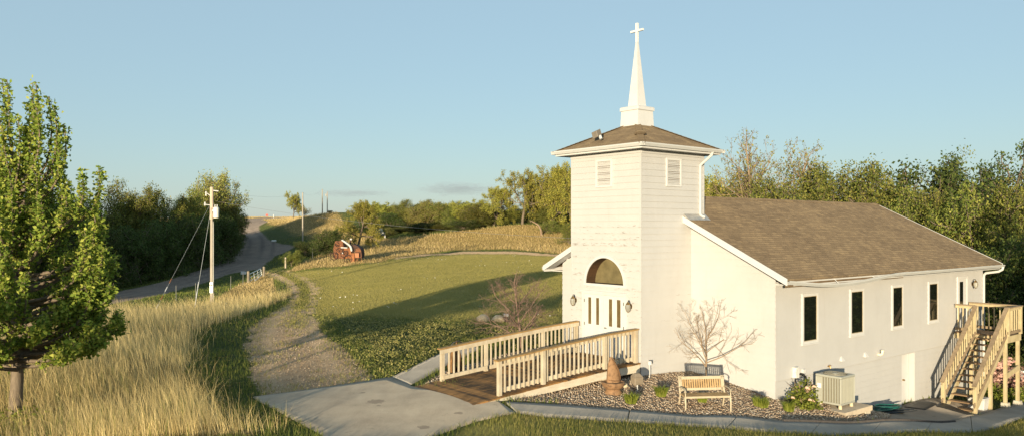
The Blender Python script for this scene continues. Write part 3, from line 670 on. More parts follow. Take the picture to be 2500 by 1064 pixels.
# wall fittings on the side
m = MB(); v = sv(2143); z = syz(862, v); m.tube([(v, NR - .01, z - .03), (v, NR - .10, z - .03), (v + .02, NR - .14, z + .0), (v + .02, NR - .15, z + .09)], .045, 10); m.tube([(v + .02, NR - .15, z + .085), (v + .02, NR - .15, z + .13)], .055, 10); m.build('vent_pipe', simple('cream_pvc', (.74, .66, .50), .4), church, True)
for px, py in ((2053, 876), (2111, 866)):
    v = sv(px); z = syz(py, v); MB().hexa([(v - .1, NR - .012, z - .05), (v + .1, NR - .012, z - .05), (v + .1, NR - .10, z - .05), (v - .1, NR - .10, z - .05)], [(v - .03, NR - .012, z + .10), (v + .03, NR - .012, z + .10), (v + .03, NR - .02, z + .10), (v - .03, NR - .02, z + .10)]).build('vent_hood', M_trim, church)
v = sv(1937); z = syz(908, v); eb = MB().box(v - .09, v + .09, NR - .14, NR - .013, z - .15, z + .17).build('electric_box', simple('grey_box', (.62, .60, .55), .5), church, bevel=.01)
MB().tube([(v, NR - .07, z - .15), (v, NR - .07, z - .5), (v - .04, NR - .08, z - .9), (v - .04, NR - .08, z - 1.1)], .018, 8).build('conduit', M_black, eb)
v = sv(1952); z = syz(912, v); MB().tube([(v, NR - .02, z), (v, NR - .12, z + .0), (v + .07, NR - .16, z - .08), (v + .11, NR - .18, z - .5), (v + .16, NR - .18, z - .9)], [.04, .04, .035, .03, .03], 8).build('line_set', M_black, church, True)
v = sv(1958); z = syz(905, v); MB().box(v - .06, v + .06, NR - .09, NR - .013, z - .07, z + .07).build('junction_box', M_trim, church)
v = sv(2020); z = syz(893, v); MB().tube([(v, NR - .01, z), (v, NR - .09, z), (v, NR - .11, z - .05)], .02, 8).lathe([(.045, 0), (.045, .015)], (v, NR - .09, z + .03), 8).build('hose_tap', M_brass, church)
# ------------------------------------------------------------------ concrete slabs
def conc_mat(name, a, b, c, stains=True):
    t = NT(name); v = t.coord('Object'); n = t.noise(v, .8, 6, .65, .3); n2 = t.noise(v, 26, 4, .7); n3 = t.noise(t.coord('Object', (1, .25, 1), (0, 0, .5)), 2.2, 5, .7)
    x = t.ramp(t.math('ADD', t.math('MULTIPLY', n, .5), t.math('ADD', t.math('MULTIPLY', n2, .2), t.math('MULTIPLY', n3, .3))), [(.33, a), (.5, b), (.68, c)])
    if stains: x = t.mix(t.math('MULTIPLY', t.ramp(t.noise(v, 1.15, 5, .75, .8), [(.63, (0, 0, 0)), (.70, (1, 1, 1))]), .45), x, tuple(q * .55 for q in a))
    if stains:                                                 # one oil spot and a few smaller drips
        for (sx_, sy_, r_) in ((W(918, 982) + (.26,)), (W(885, 960) + (.10,)), (W(925, 992) + (.07,)), (W(1035, 1045) + (.16,)), (W(1120, 1010) + (.12,))):
            d = t.n('ShaderNodeVectorMath', operation='DISTANCE'); nv = t.n('ShaderNodeMapping'); nv.inputs['Scale'].default_value = (1, 1, 0); t.l(v, nv.inputs[0]); t.l(nv.outputs[0], d.inputs[0]); d.inputs[1].default_value = (sx_, sy_, 0)
            x = t.mix(t.math('MULTIPLY', t.ramp(t.math('ADD', t.math('DIVIDE', d.outputs['Value'], r_), t.math('MULTIPLY', t.math('SUBTRACT', t.noise(v, 9, 4), .5), 1.6)), [(.75, (1, 1, 1)), (1.0, (0, 0, 0))]), .6), x, (.13, .10, .08))
    t.base(x); t.rough(.9); t.spec(.2); t.matte(); t.bump(t.math('ADD', n2, t.math('MULTIPLY', n3, .8)), .55, .012); return t.m
M_conc = conc_mat('worn_concrete', (.24, .20, .155), (.335, .285, .22), (.42, .36, .28)); M_conc2 = conc_mat('grey_walk', (.22, .20, .175), (.285, .26, .225), (.34, .31, .27), False)
def resample(pts, n):
    P = np.array(pts, float); L = np.r_[0, np.cumsum(np.linalg.norm(np.diff(P, axis=0), axis=1))]; s = np.linspace(0, L[-1], n)
    return np.c_[np.interp(s, L, P[:, 0]), np.interp(s, L, P[:, 1])]
SLABS = []
def slab(name, far, near, mat, n=40, m=8, lift=.035, label=None, cat=None, gap=(0, 1), parent=None):
    A = resample(far, n); B = resample(near, n)
    if gap[0] == 0: SLABS.append(np.r_[A[::max(1, n // 60)], A[-1:], B[::-1][::max(1, n // 60)], B[:1]])
    t = np.linspace(0, 1, m)[None, :, None]; G = A[:, None] * (1 - t) + B[:, None] * t
    i0, i1 = int(gap[0] * (n - 1)), int(gap[1] * (n - 1)); G = G[i0:i1 + 1]; n = len(G)
    z = terr(G[..., 0], G[..., 1]) + lift; top = np.dstack([G, z]).reshape(-1, 3); bot = top - [0, 0, .25]
    I = np.arange(n * m).reshape(n, m); f = np.stack([I[:-1, :-1], I[1:, :-1], I[1:, 1:], I[:-1, 1:]], -1).reshape(-1, 4); N = n * m
    rim = np.r_[I[0, :], I[1:, -1], I[-1, -2::-1], I[-2:0:-1, 0]]
    sf = np.stack([rim, np.roll(rim, -1), np.roll(rim, -1) + N, rim + N], -1)
    me = np_mesh(name, np.r_[top, bot], np.r_[f, sf], mat); o = new_obj(name, me, parent)
    return tag(o, label, cat, kind='structure' if parent is None else None)
Wp = lambda L: [W(*p) for p in L]
slab('concrete_pad', Wp([(618, 970), (800, 945), (952, 921)]) + [cw(-6.3, 2.9), cw(-5.5, 1.5)] + [cw(-5.6, -.25)], Wp([(632, 980), (700, 1016), (790, 1064)]) + [(-3.9, 16.2), (-2.3, 16.3)] + Wp([(1062, 1063), (1160, 1029), (1258, 1008)]), M_conc, 60, 14, .03, 'pale worn concrete pad at the foot of the wooden ramp', 'concrete pad')
_far = [cw(-5.45, -.25)] + Wp([(1500, 1000), (1700, 1017), (1920, 1031), (2130, 1031), (2320, 1031), (2420, 1004), (2530, 972)]); _near = Wp([(1262, 1008), (1336, 1018), (1492, 1028), (1700, 1041), (1860, 1054), (2020, 1062), (2116, 1061), (2308, 1055), (2436, 1044), (2540, 1012)])
_g = [0, .125, .235, .345, .455, .575, .70, 1]
for k in range(7): slab('sidewalk', _far, _near, M_conc2, 901, 6, .04, 'grey concrete walk, section %s of the run from the pad to the stairs' % ('first', 'second', 'third', 'fourth', 'fifth', 'sixth', 'last')[k], 'sidewalk', (_g[k], _g[k + 1] - .0012))
slab('basement_apron', [cw(BD0 - .1, -2.85), cw(BD1 + .2, -3.05), cw(13.2, -3.1), cw(14.2, -4.6)], Wp([(2168, 1030), (2230, 1030), (2320, 1031), (2422, 1003)]), conc_mat('brown_apron', (.18, .15, .12), (.24, .20, .16), (.29, .25, .20)), 40, 10, .035, 'brownish concrete apron before the basement door', 'pavement')
slab('side_walk', Wp([(955, 921), (1075, 862), (1140, 836)]), Wp([(1000, 940), (1087, 894), (1175, 850)]), M_conc2, 30, 6, .016, 'grey concrete walk leading up beside the left railing', 'sidewalk')
m = MB(); e = resample(Wp([(1915, 1030), (2130, 1031), (2330, 1031)]), 130)
for x, y in e: m.lathe([(.05, -.05), (.05, .06), (.035, .085), (.0, .095)], (x, y, T(x, y)), 6)
tag(m.build('bed_edging', simple('dark_edging', (.07, .06, .055), .8, .4, 12)), 'low dark scalloped edging along the pebble bed', 'garden edging')

# ------------------------------------------------------------------ wheelchair ramp
ramp = thing('wheelchair_ramp', 'wooden wheelchair ramp with pale railings rising to the church front doors', 'ramp', (C0[0], C0[1], 0), TH)
_dv = [-6.45, -5.41, -3.89, -1.5, 0]; _dz = [.06, .155, .26, .41, .455]
def dz(v): return float(np.interp(v, _dv, _dz))
RU0, RU1 = -.05, 2.78
m = MB(); v = -6.42
while v < -.10:
    w = min(.138, -.09 - v); a, b = v, v + w - .009; j = rnd.uniform(-.012, .012); e0 = RU0 - .03 + rnd.uniform(-.012, .012)
    m.hexa([(a, e0, dz(a) - .035), (b, e0, dz(b) - .035), (b, RU1 + .02, dz(b) - .035), (a, RU1 + .02, dz(a) - .035)], [(a, e0, dz(a) + j * .2), (b, e0, dz(b) + j * .2), (b, RU1 + .02, dz(b) + j * .2), (a, RU1 + .02, dz(a) + j * .2)]); v += .138
m.build('deck', M_deckb, ramp)
for u0, u1 in ((RU0, RU0 + .04), (RU1 - .04, RU1)):
    m = MB(); V = [-6.3, -5.41, -3.89, -1.5, -.1]
    for a, b in zip(V[:-1], V[1:]):
        h = lambda q: float(np.interp(q, [-6.3, -5.2, -3.5, 0], [.03, .13, .21, .235]))
        m.hexa([(a, u0, dz(a) - .037 - h(a)), (b, u0, dz(b) - .037 - h(b)), (b, u1, dz(b) - .037 - h(b)), (a, u1, dz(a) - .037 - h(a))], [(a, u0, dz(a) - .037), (b, u0, dz(b) - .037), (b, u1, dz(b) - .037), (a, u1, dz(a) - .037)])
    m.build('rim_board', M_rim, ramp)
def railing(root, u, inner, posts, hlow, hhigh, skip=None):
    hh = lambda q: float(np.interp(q, [posts[0], posts[-1]], [hlow, hhigh]))
    for p in posts: MB().hexa([(p - .052, u - .05, dz(p) - (.34 if p > -5 else .04)), (p + .052, u - .05, dz(p) - (.34 if p > -5 else .04)), (p + .052, u + .05, dz(p) - (.34 if p > -5 else .04)), (p - .052, u + .05, dz(p) - (.34 if p > -5 else .04))], [(p - .052, u - .05, dz(p) + hh(p) - .02), (p + .052, u - .05, dz(p) + hh(p) - .02), (p + .052, u + .05, dz(p) + hh(p) - .02), (p - .052, u + .05, dz(p) + hh(p) - .02)]).build('post', M_pine, root)
    K = [posts[0] - .12] + [q for q in posts[1:-1]] + [posts[-1] + .06]
    s = inner
    mc, mt, mbm = MB(), MB(), MB()
    for a, b in zip(K[:-1], K[1:]):
        za, zb_ = dz(a) + hh(a), dz(b) + hh(b)
        mc.hexa([(a, u - .085, za - .02), (b, u - .085, zb_ - .02), (b, u + .085, zb_ - .02), (a, u + .085, za - .02)], [(a, u - .085, za + .018), (b, u - .085, zb_ + .018), (b, u + .085, zb_ + .018), (a, u + .085, za + .018)])
        for off, t in ((.056, mt), (.056, mbm)):
            top = t is mt; A = (za - .022) if top else dz(a) + .17; B = (zb_ - .022) if top else dz(b) + .17; hgt = .115 if top else .11
            y0, y1 = (u + s * .052, u + s * .09)
            aa = a + (.10 if not top else 0)
            t.hexa([(aa, min(y0, y1), A - hgt), (b, min(y0, y1), B - hgt), (b, max(y0, y1), B - hgt), (aa, max(y0, y1), A - hgt)], [(aa, min(y0, y1), A), (b, min(y0, y1), B), (b, max(y0, y1), B), (aa, max(y0, y1), A)])
        n = max(2, round((b - a) / .172))
        for k in range(1, n):
            q = a + (b - a) * k / n
            if any(abs(q - p) < .07 for p in posts): continue
            z0, z1 = dz(q) + .045, dz(q) + hh(q) - .025
            MB().box(q - .02, q + .02, u + s * .012, u + s * .05, z0, z1).build('baluster', M_pine, root)
    mc.build('cap_rail', M_cap, root); mt.build('top_rail', M_pine, root); mbm.build('bottom_rail', M_pine, root)
railing(ramp, .06, 1, [-5.41, -3.89, -1.5, -.17], .93, 1.01)
railing(ramp, 2.66, -1, [-5.45, -3.89, -1.62, -.17], .93, 1.01)

# ------------------------------------------------------------------ side stairs
stair = thing('wooden_stairs', 'tall outdoor wooden stairs with open treads up to the side door of the church', 'stairs', (C0[0], C0[1], 0), TH)
SV1, SV2, SU0, SU1, SZ = 14.66, 16.0, -3.11, -4.93, .50
m = MB(); u = SU0
while u > SU1:
    b = max(u - .135, SU1); m.box(SV1, SV2, u, b, SZ - .04, SZ); u -= .142
m.build('landing', M_deckb2, stair)
m = MB(); m.box(SV1, SV2, SU1 - .04, SU1, SZ - .25, SZ - .002).box(SV1, SV1 + .04, SU0, SU1 + .001, SZ - .25, SZ - .042).box(SV2 - .04, SV2, SU0, SU1 + .001, SZ - .25, SZ - .042); m.build('rim_joist', M_yel, stair)
zg = lambda v, u: T(*cw(v, u))
for v, u in ((SV1 + .05, SU1 + .06), (SV2 - .05, SU1 + .06), (SV2 - .05, SU0 - .12), (SV1 + .05, -3.86), (13.3, -4.87)):
    p = MB().box(v - .055, v + .055, u - .055, u + .055, zg(v, u) - .1, (SZ - .251) if v > 14 else SZ - 1.25).build('support_post', M_yel, stair)
    if u < -4.8 and v > 14: MB().hexa([(v - .15, u - .15, zg(v, u) - .1), (v + .15, u - .15, zg(v, u) - .1), (v + .15, u + .15, zg(v, u) - .1), (v - .15, u + .15, zg(v, u) - .1)], [(v - .11, u - .11, zg(v, u) + .2), (v + .11, u - .11, zg(v, u) + .2), (v + .11, u + .11, zg(v, u) + .2), (v - .11, u + .11, zg(v, u) + .2)]).build('footing', simple('footing_concrete', (.5, .46, .38), .9), p)
MB().bar((SV1, SU1 + .02, -1.0), (SV2, SU1 + .02, -.78), .04, .2).build('cross_brace', M_yel, stair)
nst = 12; B0 = 11.80; ZB = -1.93
sl = (SZ - ZB) / (SV1 - B0); zl = lambda v: ZB + (v - B0) * sl
for u in (-3.93, -4.87):
    w = .04; m = MB(); m.hexa([(B0 - .12, u - w / 2, ZB - .1), (B0 + .26, u - w / 2, ZB - .1), (B0 + .26, u + w / 2, ZB - .1), (B0 - .12, u + w / 2, ZB - .1)], [(B0 - .12, u - w / 2, ZB + .02), (B0 + .26, u - w / 2, ZB + .14), (B0 + .26, u + w / 2, ZB + .14), (B0 - .12, u + w / 2, ZB + .02)])
    m.hexa([(B0 - .05, u - w / 2 + .001, zl(B0 - .05) - .20), (SV1, u - w / 2 + .001, SZ - .36), (SV1, u + w / 2 - .001, SZ - .36), (B0 - .05, u + w / 2 - .001, zl(B0 - .05) - .20)], [(B0 - .05, u - w / 2 + .001, zl(B0 - .05) + .02), (SV1, u - w / 2 + .001, SZ - .06), (SV1, u + w / 2 - .001, SZ - .06), (B0 - .05, u + w / 2 - .001, zl(B0 - .05) + .02)])
    m.build('stringer', M_yel, stair)
for k in range(nst):
    v = B0 + (SV1 - B0) * k / nst; z = ZB + (SZ - ZB) * (k + .35) / nst
    m = MB(); m.box(v - .03, v + .10, -3.955, -4.845, z - .04, z).box(v + .108, v + .235, -3.955, -4.845, z - .04, z); m.build('tread', M_deckb2, stair)
MB().box(B0 - .09, B0 - .06, -3.90, -4.90, ZB - .12, ZB + .02).build('toe_board', M_yel, stair)
def rail_run(u, a, b, za, zb_, base_a, base_b, n, bottom=True, along='v'):
    P = (lambda q, z, o=0: (q, u + o, z)) if along == 'v' else (lambda q, z, o=0: (u + o, q, z))
    up = (0, 0, 1)
    c = MB(); c.bar(P(a, za), P(b, zb_), .14, .04); c.build('cap_rail', M_grayw, stair)
    c = MB(); c.bar(P(a, za - .075, 0), P(b, zb_ - .075, 0), .036, .09); c.build('top_rail', M_yel, stair)
    if bottom: MB().bar(P(a, base_a, .0), P(b, base_b, .0), .038, .10).build('bottom_rail', M_grayw, stair)
    for k in range(n):
        t = (k + .5) / n; q = a + (b - a) * t; z0 = base_a + (base_b - base_a) * t - .06; z1 = za + (zb_ - za) * t - .03
        lo, hi = P(q, z0, .042), P(q, z1, .042); MB().bar(lo, hi, .04, .04, (1, 0, 0)).build('baluster', M_yel, stair)
RT = 1.56
for u in (-3.87, -4.93): rail_run(u, B0 - .14, SV1 + .0, -.99, RT, ZB + .22, SZ + .04, 15)
rail_run(-4.97, SV1, SV2, RT, RT, SZ + .12, SZ + .12, 6); rail_run(SV2 - .02, -4.93, SU0 - .03, RT, RT, SZ + .12, SZ + .12, 9, True, 'u'); rail_run(SV1 + .03, SU0 - .03, -3.83, RT, RT, SZ + .12, SZ + .12, 4, True, 'u')
for v, u, z0, z1 in ((B0 + .02, -3.87, ZB - .08, -.93), (B0 + .02, -4.93, ZB - .12, -.93), (SV1 + .02, -3.83, SZ, RT - .02), (SV2 - .03, -4.96, SZ, RT - .02), (SV1 + .05, -4.96, SZ, RT - .02)): MB().box(v - .05, v + .05, u - .048, u + .048, z0, z1).build('rail_post', M_yel, stair)

# ------------------------------------------------------------------ garden bench
bx0, by0 = 4.50, 20.42; brz = .112; bw = 1.26
bc = (bx0 + bw / 2 * math.cos(brz), by0 + bw / 2 * math.sin(brz))
bz = T(*bc)
bench = thing('garden_bench', 'cream garden bench with a slatted wooden back, standing on the pebble bed', 'bench', (bc[0], bc[1], bz), brz)
bench.scale = (1, 1, .87)
M_cream = simple('cream_iron', (.42, .355, .25), .5, .2, 8); M_slat = wood_mat('honey_bench_slats', (.50, .34, .17), (.26, .16, .07), (1, 1, .4))
for s in (-1, 1):
    x = s * (bw / 2 - .02); gl = T(bc[0] + x * math.cos(brz), bc[1] + x * math.sin(brz)) - bz - .03
    MB().tube([(x, .02, gl), (x, .0, .22), (x, .03, .36), (x, .05, .42)], [.022, .024, .026, .024], 8).build('leg', M_cream, bench, True)
    MB().tube([(x, .58, gl), (x, .50, .20), (x, .44, .40), (x, .50, .62), (x, .56, .90)], [.022, .024, .026, .024, .02], 8).build('leg', M_cream, bench, True)
    MB().tube([(x, .50, .62), (x, .36, .655), (x, .16, .645), (x, .04, .62), (x, .0, .57), (x, .04, .54), (x, .06, .57)], .02, 8).tube([(x, .03, .42), (x, .02, .50), (x, .05, .62)], .016, 8).tube([(x, .0, .22), (x, .14, .34), (x, .30, .36), (x, .48, .25)], .014, 8).build('armrest', M_cream, bench, True)
m = MB()
for k in range(6): y = .04 + k * .075; m.box(-bw / 2 + .01, bw / 2 - .01, y, y + .06, .42, .445)
m.build('seat', M_slat, bench)
MB().box(-bw / 2 + .01, bw / 2 - .01, .018, .036, .385, .442).build('seat_rail', M_cream, bench)
m = MB(); bk = lambda z: .455 + (z - .42) * .21
for z, h in ((.52, .07), (.845, .085)): m.hexa([(-bw / 2 + .0, bk(z) - .0, z), (bw / 2, bk(z), z), (bw / 2, bk(z) + .03, z), (-bw / 2, bk(z) + .03, z)], [(-bw / 2, bk(z + h), z + h), (bw / 2, bk(z + h), z + h), (bw / 2, bk(z + h) + .03, z + h), (-bw / 2, bk(z + h) + .03, z + h)])
for s in (-1, 1): x = s * (bw / 2 - .045); m.hexa([(x - .045, bk(.5), .5), (x + .045, bk(.5), .5), (x + .045, bk(.5) + .03, .5), (x - .045, bk(.5) + .03, .5)], [(x - .045, bk(.945), .945), (x + .045, bk(.945), .945), (x + .045, bk(.945) + .03, .945), (x - .045, bk(.945) + .03, .945)])
bkf = m.build('back_frame', M_cream, bench)
for k in range(17):
    x = -bw / 2 + .125 + k * (bw - .25) / 16; z0, z1 = .585, .85
    MB().hexa([(x - .02, bk(z0) + .006, z0), (x + .02, bk(z0) + .006, z0), (x + .02, bk(z0) + .022, z0), (x - .02, bk(z0) + .022, z0)], [(x - .02, bk(z1) + .006, z1), (x + .02, bk(z1) + .006, z1), (x + .02, bk(z1) + .022, z1), (x - .02, bk(z1) + .022, z1)]).build('back_slat', M_slat, bench)

# ------------------------------------------------------------------ air conditioner on its pad
M_ac = simple('sage_metal', (.355, .355, .305), .45, .06, 4, spec=.45); M_acd = simple('sage_mesh', (.19, .175, .13), .7, .2, 60)
ac = thing('air_conditioner', 'square sage-grey outdoor air conditioner with ribbed sides and a round fan top', 'air conditioner', (C0[0], C0[1], 0), TH)
a0, a1, b0, b1, z0, z1 = 3.96, 4.79, -4.23, -3.42, -.70, .15
MB().box(a0 + .03, a1 - .03, b0 + .03, b1 - .03, z0 + .05, z1 - .05).build('coil', M_acd, ac)
MB().box(a0, a1, b0, b1, z0, z0 + .06).build('base_pan', M_ac, ac, bevel=.01)
top = MB().box(a0 - .005, a1 + .005, b0 - .005, b1 + .005, z1 - .07, z1).build('top_cover', M_ac, ac, bevel=.02)
m = MB()
cx_, cy_ = (a0 + a1) / 2, (b0 + b1) / 2
for r in np.linspace(.07, .34, 9):
    m.tube([(cx_ + r * math.cos(t), cy_ + r * math.sin(t), z1 + .012) for t in np.linspace(0, 2 * PI, 33)], .006, 4)
for k in range(8): t = PI / 4 * k; m.tube([(cx_ + .05 * math.cos(t), cy_ + .05 * math.sin(t), z1 + .018), (cx_ + .34 * math.cos(t), cy_ + .34 * math.sin(t), z1 + .016)], .006, 4)
m.build('fan_grille', simple('grille_wire', (.30, .28, .22), .5, .1), top)
MB().lathe([(.345, 0), (.345, .004)], (cx_, cy_, z1 + .001), 32).build('fan_opening', simple('fan_dark', (.09, .08, .06), .8), top); MB().lathe([(.09, 0), (.08, .02)], (cx_, cy_, z1 + .004), 16).build('fan_hub', M_ac, top)
for x, y in ((a0, b0), (a1, b0), (a0, b1), (a1, b1)): sx_ = 1 if x == a0 else -1; sy_ = 1 if y == b0 else -1; MB().box(x, x + sx_ * .05, y, y + sy_ * .05, z0 + .06, z1 - .07).build('corner_post', M_ac, ac, bevel=.012)
for k in range(9): x = a0 + .06 + (k + .5) * (a1 - a0 - .12) / 9; MB().box(x - .009, x + .009, b0 + .002, b0 + .03, z0 + .06, z1 - .07).build('side_rib', M_ac, ac)
for k in range(7): y = b0 + .06 + (k + .5) * (.58) / 7; MB().box(a0 + .002, a0 + .03, y - .011, y + .011, z0 + .06, z1 - .07).build('side_rib', M_ac, ac)
pn = MB().box(a0 + .003, a0 + .03, b1 - .20, b1 - .051, z0 + .06, z1 - .07).build('access_panel', M_ac, ac); MB().box(a0 - .002, a0 + .002, b1 - .185, b1 - .06, z0 + .44, z0 + .58).build('data_sticker', simple('white_sticker', (.75, .74, .70), .5, .1, 40), pn)
for x in (a0 + .1, a1 - .08):
    for y in (b0 + .08, b1 - .1): MB().lathe([(.055, -.12), (.05, -.001)], (x, y, z0), 12).build('foot', simple('tan_plastic', (.55, .47, .32), .6), ac)
apd = MB().box(3.70, 5.32, -4.5, -3.12, -.97, -.815).build('equipment_pad', M_conc, None, bevel=.01); apd.location = (C0[0], C0[1], 0); apd.rotation_euler = (0, 0, TH); tag(apd, 'low concrete slab under the air conditioner', 'concrete pad')
bl = MB().box(4.97, 5.28, -4.46, -4.17, -1.22, -.975).build('concrete_block', M_rim, None, bevel=.01); bl.location = apd.location; bl.rotation_euler = apd.rotation_euler; tag(bl, 'pale block propping up the slab corner', 'concrete block')

# ------------------------------------------------------------------ fountain, lights, stones, hose, mats
M_terra = simple('terracotta_stone', (.25, .145, .075), .8, .4, 9, bump=.6, dark=(.10, .058, .032))
Yf = 21.75; Xf = (1497 - CX) / F * Yf; zf = T(Xf, Yf)
fo = thing('garden_fountain', 'terracotta garden fountain with a sail-shaped top over a round bowl', 'fountain', (Xf, Yf, zf), .3)
MB().lathe([(.235, -.03), (.24, .05), (.205, .10), (.19, .14)], (0, 0, 0), 24, jit=.01).build('pedestal', M_terra, fo, True)
MB().lathe([(.18, .13), (.26, .17), (.315, .25), (.325, .32), (.30, .335), (.275, .325), (.25, .29), (.05, .27)], (0, 0, 0), 28, jit=.008).build('bowl', M_terra, fo, True)
m = MB(); n = 14; rows = [(.21, .27, 0), (.205, .40, 0), (.19, .52, -.01), (.165, .66, -.02), (.13, .80, -.035), (.085, .92, -.05), (.05, 1.0, -.06), (.02, 1.02, -.06)]
for i, (r, z, o) in enumerate(rows):
    for k in range(n): t = 2 * PI * k / n; m.v.append((o + r * math.cos(t) * (1 + .06 * math.cos(3 * t + i * .4)), r * .62 * math.sin(t), z))
for i in range(len(rows) - 1):
    for k in range(n): j = (k + 1) % n; m.f.append((i * n + k, i * n + j, i * n + n + j, i * n + n + k))
sh = m.build('sail', M_terra, fo, True)
MB().tube([(-.07, -.03, .99), (.02, -.09, .85), (.10, -.12, .68), (.155, -.12, .5), (.19, -.06, .40)], [.012, .02, .024, .022, .012], 6).tube([(-.17, -.07, .40), (-.02, -.14, .375), (.14, -.11, .37), (.205, -.02, .40)], .014, 6).build('carved_fold', simple('dark_terracotta', (.13, .07, .035), .9, .3), sh, True)
Yl = 22.1; Xl = (1556 - CX) / F * Yl; zl_ = T(Xl, Yl)
gl = thing('garden_floodlight', 'taupe floodlight on a short stake beside the fountain', 'floodlight', (Xl, Yl, zl_), .5)
mt = simple('taupe_housing', (.23, .185, .135), .55, .2); m = MB(); m.hexa([(-.15, -.09, .19), (.15, -.09, .19), (.15, .12, .23), (-.15, .12, .23)], [(-.15, -.09, .40), (.15, -.09, .40), (.15, .12, .44), (-.15, .12, .44)]); m.hexa([(-.15, -.09, .402), (.15, -.09, .402), (.15, .12, .442), (-.15, .12, .442)], [(-.07, -.03, .50), (.07, -.03, .50), (.07, .06, .52), (-.07, .06, .52)]); m.build('housing', mt, gl, bevel=.012)
MB().tube([(0, 0, -.1), (0, 0, .2)], .02, 6).build('stake', M_trim, gl); MB().box(-.13, .13, .121, .13, .24, .42).build('lens', M_clear, gl)
Ys = 23.65; Xs = (1586 - CX) / F * Ys; zs = T(Xs, Ys)
pl = thing('path_light', 'small white stake light close against the tower wall', 'garden light', (Xs, Ys, zs), .2); MB().tube([(0, 0, -.1), (0, 0, .42)], .01, 6).build('stake', M_trim, pl); MB().box(-.055, .055, -.03, .03, .40, .52).build('lamp_head', M_trim, pl, bevel=.01)
M_rock = simple('tan_boulder', (.50, .40, .27), .9, .3, 5, bump=.5)
def boulder(px, py, r, label, mat=M_rock, grp=None):
    x, y = W(px, py); m = MB(); m.blob((0, 0, r[2] * .35), r, .14, 12, 8); o = m.build('boulder', mat, None, True); o.location = (x, y, T(x, y)); return tag(o, label, 'boulder', grp)
boulder(1180, 784, (.33, .25, .26), 'tan rounded boulder on the lawn, the pointed one on the far side of the pair'); boulder(1217, 785, (.34, .25, .25), 'tan flat-topped boulder beside the little lawn lamp'); boulder(2186, 1009, (.26, .2, .22), 'mossy brown rock by the coiled hose', simple('mossy_rock', (.22, .15, .08), .95, .4, 6, bump=.6))
boulder(1525, 944, (.11, .1, .09), 'small pale stone behind the fountain bowl')
x, y = W(1235, 786); ll = thing('lawn_lamp', 'small black and white lamp on the lawn by the boulders', 'garden light', (x, y, T(x, y)), .3); MB().box(-.09, .09, -.06, .06, -.05, .28).build('lamp_base', M_black, ll, bevel=.01); MB().box(-.10, .13, -.07, .08, .282, .42).build('lamp_head', M_trim, ll, bevel=.02); MB().lathe([(.05, 0), (.045, .02)], (-.0, -.07, .15), 10).build('lens', M_clear, ll)
hp = W(2150, 1005); m = MB()
for k in range(9):
    r = .30 + rnd.uniform(-.1, .16); ox, oy = rnd.uniform(-.25, .5), rnd.uniform(-.12, .12); h = .03 + k * .016
    m.tube([(ox + r * 1.5 * math.cos(t), oy + r * .7 * math.sin(t) + .3 * ox, h + .012 * math.sin(3 * t + k)) for t in np.linspace(0, 2 * PI, 26)], .017, 6)
o = m.build('garden_hose', simple('teal_hose', (.015, .10, .085), .4, .3, 5), None, True); o.location = (hp[0] - .1, hp[1], T(*hp) + .02); o.rotation_euler = (0, 0, .25); tag(o, 'tangled teal garden hose heaped on the stones beside the air conditioner slab', 'hose')
m = MB()
for k in range(5):
    r = .26 + rnd.uniform(-.05, .1); m.tube([(.2 * k - .3 + r * 1.6 * math.cos(t), r * .5 * math.sin(t), .03 + k * .012) for t in np.linspace(.4, 2 * PI, 24)], .014, 6)
o = m.build('garden_hose', simple('black_hose', (.02, .025, .03), .4, .3, 5), None, True); hq = W(2172, 1010); o.location = (*hq, T(*hq) + .02); o.rotation_euler = (0, 0, .2); tag(o, 'black hose lying over the stones in front of the teal hose', 'hose')
def mat_on(far, near, label):
    o = slab('door_mat', far, near, M_black, 8, 6, .062, label, 'door mat'); del o['kind']
mat_on([cw(BD0 - .02, -3.15), cw(BD0 + .95, -3.15)], [cw(BD0 - .02, -3.85), cw(BD0 + .95, -3.85)], 'black rubber mat in front of the basement door'); mat_on([cw(B0 - .75, -3.95), cw(B0 - .15, -3.95)], [cw(B0 - .75, -4.95), cw(B0 - .15, -4.95)], 'black rubber mat at the foot of the outdoor stairs')
x, y = W(2393, 1003); cb = thing('storage_box', 'white plastic box tucked beneath the outdoor stairs', 'box', (x + .1, y + .3, T(x + .1, y + .3)), TH); MB().hexa([(-.2, -.26, 0), (.2, -.26, 0), (.2, .26, 0), (-.2, .26, 0)], [(-.23, -.29, .40), (.23, -.29, .40), (.23, .29, .40), (-.23, .29, .40)]).build('tub', M_trim, cb, bevel=.02); MB().box(-.25, .25, -.31, .31, .402, .45).build('lid', M_trim, cb, bevel=.015)
# white rail behind the stairs
ra = (25.2 / 1.0, 41.0)
P0, P1 = ((2385 - CX) / F * 36, 36.0), ((2560 - CX) / F * 35, 35.0)
wr = thing('white_rail', 'low white rail running behind the pink flower bushes', 'fence', (P0[0], P0[1], 0), 0); za, zb2 = zat(890, 36), zat(918, 35); d = Vector((P1[0] - P0[0], P1[1] - P0[1], zb2 - za))
MB().bar((0, 0, za), (d.x, d.y, zb2), .08, .14).build('rail_beam', M_trim, wr); MB().bar((0, 0, za - .5), (d.x, d.y, zb2 - .5), .06, .10).build('rail_beam', M_trim, wr)
for t in (.05, .35, .62, .9):
    q = (P0[0] + d.x * t, P0[1] + d.y * t); g_ = T(*q); MB().box(d.x * t - .05, d.x * t + .05, d.y * t - .05, d.y * t + .05, min(g_, za - 1) - .2, za + (zb2 - za) * t - .071).build('post', M_trim, wr)
